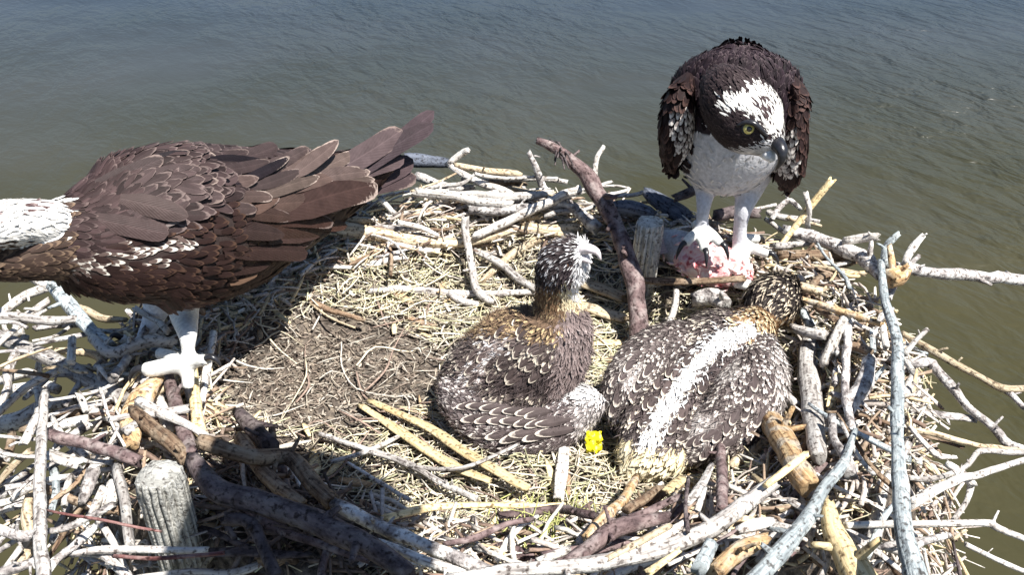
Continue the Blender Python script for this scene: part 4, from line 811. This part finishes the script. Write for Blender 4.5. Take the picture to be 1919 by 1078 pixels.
for j in range(7):
    b0 = A(1376, 300, Y0+.10); d = V(((j-3)*.11, 1, -.22)).normalized(); n = V((0, .2, 1)); n = (n-d*n.dot(d)).normalized()
    feather(tl, b0+V(((j-3)*.006, 0, .0008*j)), n, d, .19, .045, (.05, .04, .04), (.3, .25, .23), .93, .02, .1, GL)
tl.obj('tail', M_FEA, os2, tips=True)
v2, f2 = hd2.mesh(MB(), 30, 24); eye_part(v2, f2, 1403, 241, 12, os2, M_IRIS, V((.15, 0, -.1)))
bv2 = BVHTree.FromPolygons(v2, f2); bw = MB()
tube(bw, [bv2.ray_cast(CAM, ray(*q).normalized())[0] + (CAM-V((0, Y0, .3))).normalized()*.003 for q in [(1380, 236), (1394, 229), (1410, 231), (1426, 243), (1438, 256)]], [.002, .0042, .0048, .0042, .002], 8, n=14, rough=.15, jag=0, flat=.7); bw.obj('brow', M_BEAK, os2)
bk = MB(); tube(bk, [A(1442, 260, Y0-.125), A(1456, 269, Y0-.150), A(1465, 284, Y0-.165), A(1464, 302, Y0-.170), A(1453, 320, Y0-.166)], [13*.00078, 13*.00078, 10*.00078, 5.5*.00078, 1*.00078], 12, n=16, rough=0, jag=0)
beak = bk.obj('beak', M_BEAK, os2); ce = MB(); tube(ce, [A(1436, 254, Y0-.125), A(1449, 266, Y0-.146)], [.0115, .0125], 12, n=5, rough=.05, jag=0); ce.obj('cere', M_CERE, beak)
lm = MB(); tube(lm, [A(1432, 282, Y0-.135), A(1442, 292, Y0-.150), A(1448, 302, Y0-.155)], [.010, .0085, .004], 10, n=8, rough=0, jag=0); lm.obj('lower_beak', plain('pale_lower_beak', (.7, .7, .7), .5), os2)

# ------------------------------------------------------------------ torn fish
mb = MB(); c0 = G(1262, 448, .05)
ff = Loft([(G(x, y, o), r, r*.8) for x, y, o, r in [(1244, 444, .03, 8), (1264, 458, .04, 26), (1300, 480, .045, 38), (1338, 496, .05, 42), (1372, 508, .045, 34), (1396, 520, .035, 17), (1406, 526, .03, 4)]])
vs, fs = ff.mesh(MB(), 60, 44)
vs = [v+(v-CAM).normalized()*(-.008*noise.noise(v*60)-.005*noise.noise(v*170)) for v in vs]; mb.add(vs, fs)
m, t, b, N, L = newmat('raw_fish_flesh'); g = N('ShaderNodeNewGeometry'); n1 = N('ShaderNodeTexNoise'); n1.inputs['Scale'].default_value = 70; n1.inputs['Detail'].default_value = 6; n1.inputs['Distortion'].default_value = 1.2
L(g.outputs['Position'], n1.inputs['Vector']); r1 = ramp(t, [(.32, (.42, .07, .08)), (.41, (.70, .30, .31)), (.52, (.80, .55, .53)), (.66, (.82, .68, .65))]); L(n1.outputs['Fac'], r1.inputs[0]); L(r1.outputs[0], b.inputs['Base Color'])
b.inputs['Roughness'].default_value = .3; b.inputs['Subsurface Weight'].default_value = .15; b.inputs['Subsurface Radius'].default_value = (.01, .003, .002)
bp = N('ShaderNodeBump'); bp.inputs['Strength'].default_value = .8; bp.inputs['Distance'].default_value = .004; L(n1.outputs['Fac'], bp.inputs['Height']); L(bp.outputs[0], b.inputs['Normal'])
for j in range(46):
    t_ = rr.uniform(.12, .9); a_ = rr.uniform(math.pi*1.0, math.pi*2.0); q, n_, T_ = ff.pn(t_, a_); d = (T_*rr.gauss(0, 1)+n_.cross(T_)*rr.gauss(0, .8)+n_*.25).normalized(); l = rr.uniform(.008, .022)
    tube(mb, [q-d*l*.5-n_*.001, q+n_*.004, q+d*l*.5+n_*rr.uniform(0, .006)], [.0022, .0026, .0008], 6, n=6, seed=j, rough=.3)
sk = MB(); sl = Loft([(G(x, y, o), r, r*.85) for x, y, o, r in [(1232, 440, .03, 4), (1246, 446, .034, 18), (1266, 459, .042, 31), (1284, 470, .046, 36)]]); sl.mesh(sk, 20, 24)
fish = thing('fish', 'torn pink fish with raw flesh lying under the feet of the right osprey', 'fish', c0); mb.obj('flesh', m, fish); sk.obj('skin', plain('silver_fish_skin', (.42, .42, .45), .3), fish)
mb = MB(); tube(mb, [G(1378, 533, .05), G(1393, 533, .052), G(1408, 531, .05)], [.007, .0105, .006], 10, n=8, rough=.1, jag=0, flat=.8); mb.obj('bone', plain('white_bone', (.8, .79, .76), .5), fish)
mb = MB()
for j in range(5):
    p = G(1272, 462, .05); d = V((-.8, .25*(j-2)*.5, -.1+.06*j)).normalized(); n = V((0, -.5, 1)); n = (n-d*n.dot(d)).normalized(); feather(mb, p, n, d, .05, .012, (.55, .45, .45), (.3, .25, .25), .8, .05, .1, GS)
mb.obj('fin', M_FEA, fish, tips=True)

# ------------------------------------------------------------------ the two young birds
def chick(label, base, torso, head, wings, colT, colHd, colWg, seed, Lb=.0145, quills=None, tq=()):
    o = thing('osprey_chick', label, 'osprey chick', base, 'young ospreys in the nest')
    rq = random.Random(2)
    fuse('body', [lambda mb: torso.mesh(mb, 60, 44, lambda v: tuple(c*.8 for c in colT(v, *proj(v), 0, -1.5, rq)[0])+(1,)), lambda mb: head.mesh(mb, 36, 28, lambda v: tuple(c*.8 for c in colHd(v, *proj(v), 0, -1.5, rq)[0])+(1,))], o)
    dn = MB()
    def down(f):
        def g(p, x, y, t, a, rr):
            r_ = f(p, x, y, t, a, rr); k = rr.uniform(.6, 1.5); c = r_[0]
            if c[0] < .2: c = (c[0]*k*.8+.012, c[1]*k*.8+.010, c[2]*k*.8+.010)
            return (c, [min(.85, q*1.25) for q in c], .6, rr.uniform(.6, 1.4))
        return g
    GD = ([0, .6, 1], [-1, 1])
    cover(torso, dn, lambda t: .0105, .16, down(colT), lift=.75, sgn=-1, seed=seed+20, jit=.9, a0=math.pi*.85, a1=math.pi*2.15, dens=.95, off=0, grid=GD, pt_=1, curv=0)
    cover(head, dn, lambda t: .008, .16, down(colHd), lift=.7, sgn=-1, seed=seed+21, jit=.8, dens=.8, off=0, grid=GD, pt_=1, curv=0)
    for wg in wings: cover(wg, dn, lambda t: .009, .16, down(colWg), lift=.7, seed=seed+22, jit=.9, a0=math.pi*.85, a1=math.pi*2.15, dens=.95, off=0, grid=GD, pt_=1, curv=0)
    dn.obj('down', M_FEA, o, tips=True)
    pl = MB(); cover(torso, pl, lambda t: Lb, .34, colT, lift=.2, sgn=-1, seed=seed, jit=.2, off=.002, pt_=.45, dens=.92); cover(head, pl, lambda t: Lb*1.0, .16, colHd, lift=.15, sgn=-1, seed=seed+1, jit=.25, dens=.9, off=.0015, pt_=.7)
    tv_, tf_ = torso.mesh(MB(), 50, 36); bt = BVHTree.FromPolygons(tv_, tf_); rr = random.Random(seed+70)
    for (bx, by), (tx, ty), wd in tq:
        sx, sy = rr.gauss(0, 4), rr.gauss(0, 4); h0 = bt.ray_cast(CAM, ray(bx+sx, by+sy).normalized())[0]; h1_ = bt.ray_cast(CAM, ray(tx+sx+rr.gauss(0, 2), ty+sy+rr.gauss(0, 2)).normalized())[0]
        if h0 is None or h1_ is None or rr.random() < .12: continue
        vw = (CAM-h0).normalized(); h0 = h0+vw*.0035; h1_ = h1_+vw*.0065; d = h1_-h0; Lq = d.length; d.normalize(); n_ = (vw-d*vw.dot(d)).normalized(); k = rr.uniform(.7, 1.3)
        feather(pl, h0, n_, d, Lq, wd*mpp(h0), (.08*k, .06*k, .057*k), (.68, .60, .50), .85, .05, .2, GL, rr.gauss(0, .06))
    pl.obj('plumage', M_FEA, o, tips=True)
    for j, wg in enumerate(wings):
        w_ = MB(); wg.mesh(w_, 24, 18, (.10, .08, .075, 1)); cover(wg, w_, lambda t: Lb, .36, colWg, lift=.16, sgn=1, seed=seed+3+j, jit=.14, pt_=.35, dens=.95, off=.0015); 
        if quills:      # growing flight quills lying along the folded wing, each with a pale edge
            qv, qf = wg.mesh(MB(), 40, 28); bq = BVHTree.FromPolygons(qv, qf); rr = random.Random(seed+50+j)
            for (bx, by), (tx, ty), wd in quills[j]:
                jx = lambda: rr.gauss(0, 2.0)
                h0 = bq.ray_cast(CAM, ray(bx+jx(), by+jx()).normalized())[0]; h1_ = bq.ray_cast(CAM, ray(tx+jx(), ty+jx()).normalized())[0]
                if h0 is None or h1_ is None: continue
                vw = (CAM-h0).normalized(); h0 = h0+vw*.0035; h1_ = h1_+vw*.0065; d = h1_-h0; Lq = d.length; d.normalize(); n_ = (vw-d*vw.dot(d)).normalized(); k = rr.uniform(.7, 1.3)
                feather(w_, h0, n_, d, Lq, wd*mpp(h0), (.075*k, .058*k, .057*k), (.66, .59, .52), .86, .04, .2, GL, rr.gauss(0, .05))
        w_.obj('wing', M_FEA, o, tips=True)
    return o
B1 = G(980, 820, 0)
t1 = Loft([(A(x, y, yy), r, r*q) for x, y, yy, r, q in [(826, 726, .965, 10, .9), (850, 724, .96, 44, .9), (888, 716, .955, 78, .85), (935, 702, .95, 96, .8), (985, 678, .945, 104, .75), (1022, 644, .94, 90, .75), (1042, 610, .94, 68, .8), (1046, 584, .943, 47, .9), (1045, 556, .943, 38, .95)]])
h1 = Loft([(A(x, y, yy), r, r*.9) for x, y, yy, r in [(1046, 572, .942, 40), (1044, 540, .94, 37), (1048, 512, .937, 42), (1060, 490, .932, 43), (1078, 474, .925, 30), (1092, 468, .92, 15), (1097, 467, .918, 6)]])
wg1 = Loft([(A(x, y, yy), r, r*q) for x, y, yy, r, q in [(1124, 738, .90, 10, .9), (1110, 750, .895, 28, .8), (1062, 776, .89, 50, .5), (995, 789, .885, 61, .42), (928, 780, .89, 62, .4), (868, 748, .91, 46, .45), (836, 716, .93, 14, .8)]])
def c1T(p, x, y, t, a, rr):
    if math.hypot(x-1075, y-548) < 24: return ((.72, .60, .38), (.78, .68, .48), .6, .9)
    if x > 1052-(y-600)*.12 and y > 575 and math.sin(a) < .5: return ((.20, .155, .15), (.34, .28, .27), .75, .9)
    if y < 632: return ((.17, .11, .07), (.62, .46, .26), .58, .95)
    if segd(x, y, [(850, 770), (880, 720), (930, 660), (990, 600)]) < 20: return ((.20, .16, .15), (.80, .76, .74), .42, 1.05)
    if inpoly(x, y, [(900, 712), (960, 690), (1010, 690), (1095, 685), (1085, 738), (960, 736)]): return ((.05, .037, .037), (.1, .08, .08), .8, .9)  # shade above the folded wing painted as dark feathers
    m_ = sm(-.25, .3, noise.noise(p*38)); k = .6+.7*rr.random(); return ((.10*k, .078*k, .074*k), (.66, .58, .48) if rr.random() < .45+.5*m_ else (.2, .16, .14), .66, .8+.5*m_)
def c1H(p, x, y, t, a, rr):
    if segd(x, y, [(1100, 455), (1098, 480), (1082, 520), (1072, 545)]) < 11: return ((.80, .78, .80), (.84, .82, .82), .6, .9)
    if y > 530 and x > 1050: return ((.74, .62, .42), (.8, .7, .5), .6, 1)
    if y > 535: return ((.20, .12, .07), (.58, .42, .24), .6, 1)
    if segd(x, y, [(1095, 490), (1070, 505), (1055, 540)]) < 15: return ((.04, .03, .035), (.15, .12, .12), .8, 1)
    return ((.045, .034, .036), (.70, .68, .70) if rr.random() < .6 else (.1, .08, .08), .66 if x > 1020 else .88, 1)
def c1W(p, x, y, t, a, rr):
    if y < 750 and x > 1045 or segd(x, y, [(905, 716), (960, 735), (1040, 738)]) < 8: return ((.78, .75, .74), (.84, .82, .80), .6, .9)
    k = .7+.6*rr.random(); m_ = sm(-.3, .3, noise.noise(p*40))
    if x > 1080: return ((.28*k, .25*k, .245*k), (.66, .61, .59), .58, .9)
    return ((.12*k, .095*k, .095*k), (.62, .57, .54) if rr.random() < .4+.5*m_ else (.2, .17, .17), .66, .95)
Q1 = [((1082-24*i, 806-1.2*abs(i-4)), (1004-24*i, 826-abs(i-2)*3.2), 17) for i in range(8)] + [((1070-24*i, 784-i*.6), (1006-24*i, 800-i*1.8), 15) for i in range(8)]
Q1 += [((1040-22*i, 768-i*1.5), (984-22*i, 780-i*3.2), 14) for i in range(7)]
T1 = [((1002-25*r_+10*c_, 618+19*r_+14*c_), (976-25*r_+10*c_, 642+19*r_+14*c_), 15) for r_ in range(6) for c_ in range(-2, 5) if 618+19*r_+14*c_ < 700]
ch1 = chick('speckled young osprey sitting upright in the bowl with its head raised to the right', B1, t1, h1, [wg1], c1T, c1H, c1W, 40, quills=[Q1], tq=T1)
v1, f1_ = h1.mesh(MB(), 30, 24); eye_part(v1, f1_, 1068, 496, 8, ch1, plain('amber_iris', (.5, .16, .03), .2, .6, .6))
bk = MB(); k = mpp(A(1100, 460, .92)); tube(bk, [A(1082, 468, .920), A(1102, 466, .912), A(1118, 472, .906), A(1126, 487, .904)], [12*k, 10*k, 7*k, 1.5*k], 10, n=12, rough=0, jag=0); tube(bk, [A(1080, 482, .918), A(1096, 486, .910), A(1109, 493, .906)], [8*k, 6*k, 2*k], 8, n=8, rough=0, jag=0); bk.obj('beak', M_PINKB, ch1)

B2 = G(1290, 800, 0)
t2 = Loft([(atz(x, y, z), r, q) for x, y, z, r, q in [(1180, 880, .02, 10, 10), (1196, 862, .03, 42, 28), (1224, 828, .045, 72, 46), (1264, 772, .055, 96, 58), (1304, 718, .068, 104, 62), (1344, 676, .085, 92, 62), (1384, 640, .098, 70, 56), (1410, 616, .11, 42, 42), (1424, 598, .115, 28, 28)]])
h2 = Loft([(atz(x, y, z), r, r*.9) for x, y, z, r in [(1412, 616, .11, 30), (1428, 594, .115, 30), (1444, 570, .122, 46), (1460, 552, .125, 42), (1474, 540, .125, 26), (1484, 535, .122, 12), (1488, 534, .12, 5)]])
wr2 = Loft([(atz(x, y, z), r, r*.62) for x, y, z, r in [(1388, 628, .108, 16), (1412, 662, .102, 46), (1412, 716, .092, 62), (1384, 772, .078, 62), (1334, 818, .06, 46), (1290, 846, .045, 24), (1266, 856, .035, 8)]])
wl2 = Loft([(atz(x, y, z), r, r*.62) for x, y, z, r in [(1322, 618, .115, 14), (1272, 640, .115, 38), (1222, 674, .105, 52), (1184, 722, .085, 50), (1170, 770, .06, 34), (1176, 812, .045, 10)]])
STRIPE = [(1408, 620), (1352, 640), (1312, 672), (1276, 722), (1246, 772), (1216, 826)]
def c2T(p, x, y, t, a, rr):
    if math.sin(a) < .6 and segd(x, y, STRIPE) < 19+5*noise.noise(p*60): return ((.88, .86, .84), (.88, .86, .84), 2, .8)
    if 24 < segd(x, y, STRIPE) < 40 and 640 < y < 810: return ((.055, .042, .042), (.13, .1, .1), .7, .9)  # shaded gap between stripe and wings put into the feather colour
    if y > 842 and x < 1300 or (y > 822 and x < 1190): return ((.66, .56, .36), (.84, .76, .55), .5, 1.5)
    if segd(x, y, [(1405, 615), (1432, 600)]) < 30: return ((.28, .17, .09), (.62, .49, .31), .6, 1.2)
    m_ = sm(-.25, .3, noise.noise(p*38)); k = .6+.7*rr.random(); return ((.10*k, .08*k, .077*k), (.64, .57, .48) if rr.random() < .45+.5*m_ else (.2, .17, .16), .66, .8+.5*m_)
def c2H(p, x, y, t, a, rr):
    if y > 592: return ((.26, .155, .08), (.62, .48, .30), .6, 1.1)
    return ((.032, .025, .024), (.62, .52, .40) if rr.random() < .42 else (.06, .05, .045), .5, 1.3)
def c2W(p, x, y, t, a, rr):
    k = .7+.6*rr.random(); m_ = sm(-.3, .3, noise.noise(p*40))
    pale = math.hypot(x-1370, y-690) < 26 or math.hypot(x-1320, y-800) < 34 or x > 1440 or math.hypot(x-1190, y-700) < 30
    if pale: return ((.26*k, .23*k, .22*k), (.68, .63, .59), .60, .95)
    return ((.10*k, .08*k, .077*k), (.70, .64, .58) if rr.random() < .4+.5*m_ else (.2, .17, .16), .66, 1)
def along(P, n, dx, dy, L, wd):
    out = []
    for i in range(n):
        t_ = i/(n-1)*(len(P)-1.001); a_ = int(t_); u_ = t_-a_; x = P[a_][0]+(P[a_+1][0]-P[a_][0])*u_; y = P[a_][1]+(P[a_+1][1]-P[a_][1])*u_
        tx, ty = P[a_+1][0]-P[a_][0], P[a_+1][1]-P[a_][1]; l_ = math.hypot(tx, ty); out.append(((x, y), (x+(tx/l_+dx)*L, y+(ty/l_+dy)*L), wd))
    return out
QR = along([(1440, 690), (1436, 750), (1398, 805), (1330, 838)], 12, .18, .12, 50, 17) + along([(1412, 690), (1400, 745), (1360, 795), (1315, 820)], 10, .15, .1, 42, 15)
QL = along([(1200, 660), (1168, 705), (1156, 750)], 7, -.1, .05, 46, 16) + along([(1230, 672), (1200, 715), (1186, 765)], 7, -.05, .05, 40, 14)
T2 = [((1300-22*r_-17*c_, 662+26*r_-9*c_), (1284-22*r_-17*c_, 692+26*r_-9*c_), 15) for r_ in range(5) for c_ in range(0, 4)] + [((1372-20*r_+17*c_, 672+24*r_+8*c_), (1356-20*r_+17*c_, 702+24*r_+8*c_), 15) for r_ in range(6) for c_ in range(0, 3)]
ch2 = chick('speckled young osprey lying with its back turned and a broad white stripe down its back', B2, t2, h2, [wl2, wr2], c2T, c2H, c2W, 60, quills=[QL, QR], tq=T2)
bk = MB(); q = atz(1486, 534, .12); tube(bk, [q, q+V((.012, .012, 0)), q+V((.020, .020, -.008)), q+V((.020, .022, -.018))], [.011, .010, .006, .002], 10, n=10, rough=0, jag=0); bk.obj('beak', M_BEAK, ch2)
# ------------------------------------------------------------------ yellow scrap and the camera hood whose shadow falls on the front of the nest
mb = MB(); c = G(1113, 829, .03); k = mpp(c); n = 9; vs, fs = [], []
for sgn in (1, -1):
    for i in range(n):
        for j in range(n):
            u, v = i/(n-1)-.5, j/(n-1)-.5; q = c + RT*(u*30*k*(1+.25*noise.noise(V((v*4, 1, 0))))) + V((0, .55, .83))*(v*40*k*(1+.2*noise.noise(V((u*4, 5, 0))))) + V((0, -.8, .5))*(.014*noise.noise(V((u*5, v*5, 2)))+.0025*sgn*(1-4*max(u*u, v*v)))
            vs.append(q)
for s_ in range(2):
    for i in range(n-1):
        for j in range(n-1):
            a = s_*n*n+i*n+j; f_ = (a, a+1, a+n+1, a+n); fs.append(f_ if s_ else f_[::-1])
mb.add(vs, fs); tag(mb.obj('scrap', M_YEL, org=c.copy()), 'small crumpled bright yellow scrap between the two young ospreys', 'scrap')
# round hood of the nest camera on its arm, above the frame: its shadow lies on the front logs
hood = thing('camera_hood', 'round white camera hood on an arm above the front logs', 'camera hood', V((.142, -.25, 1.05)))
lf = MB(); n = 28; vs, fs = [], []
prof = [(.385+.125*math.cos(i*math.pi/20), .118*math.sin(i*math.pi/20)) for i in range(11)] + [(.2, .12), (.05, .118), (-.05, .11)]
for (y, r) in prof:
    for k in range(n): a = 2*math.pi*k/n; vs.append(V((.142+r*math.cos(a), y, 1.05+r*.85*math.sin(a))))
for i in range(len(prof)-1):
    for k in range(n): a, c_ = i*n+k, i*n+(k+1) % n; fs.append((a, a+n, c_+n, c_))
fs.append(tuple(range((len(prof)-1)*n, len(prof)*n)))
lf.add(vs, fs); lf.obj('hood', M_HOUS, hood)
lf = MB(); tube(lf, [V((.142, -.04, 1.05)), V((.142, -.16, 1.05)), V((.142, -.25, 1.0)), V((.142, -.28, .5)), V((.142, -.28, -3.6))], [.02, .02, .025, .03, .03], 12, n=30, rough=0, jag=0); lf.obj('arm', M_HOUS, hood)
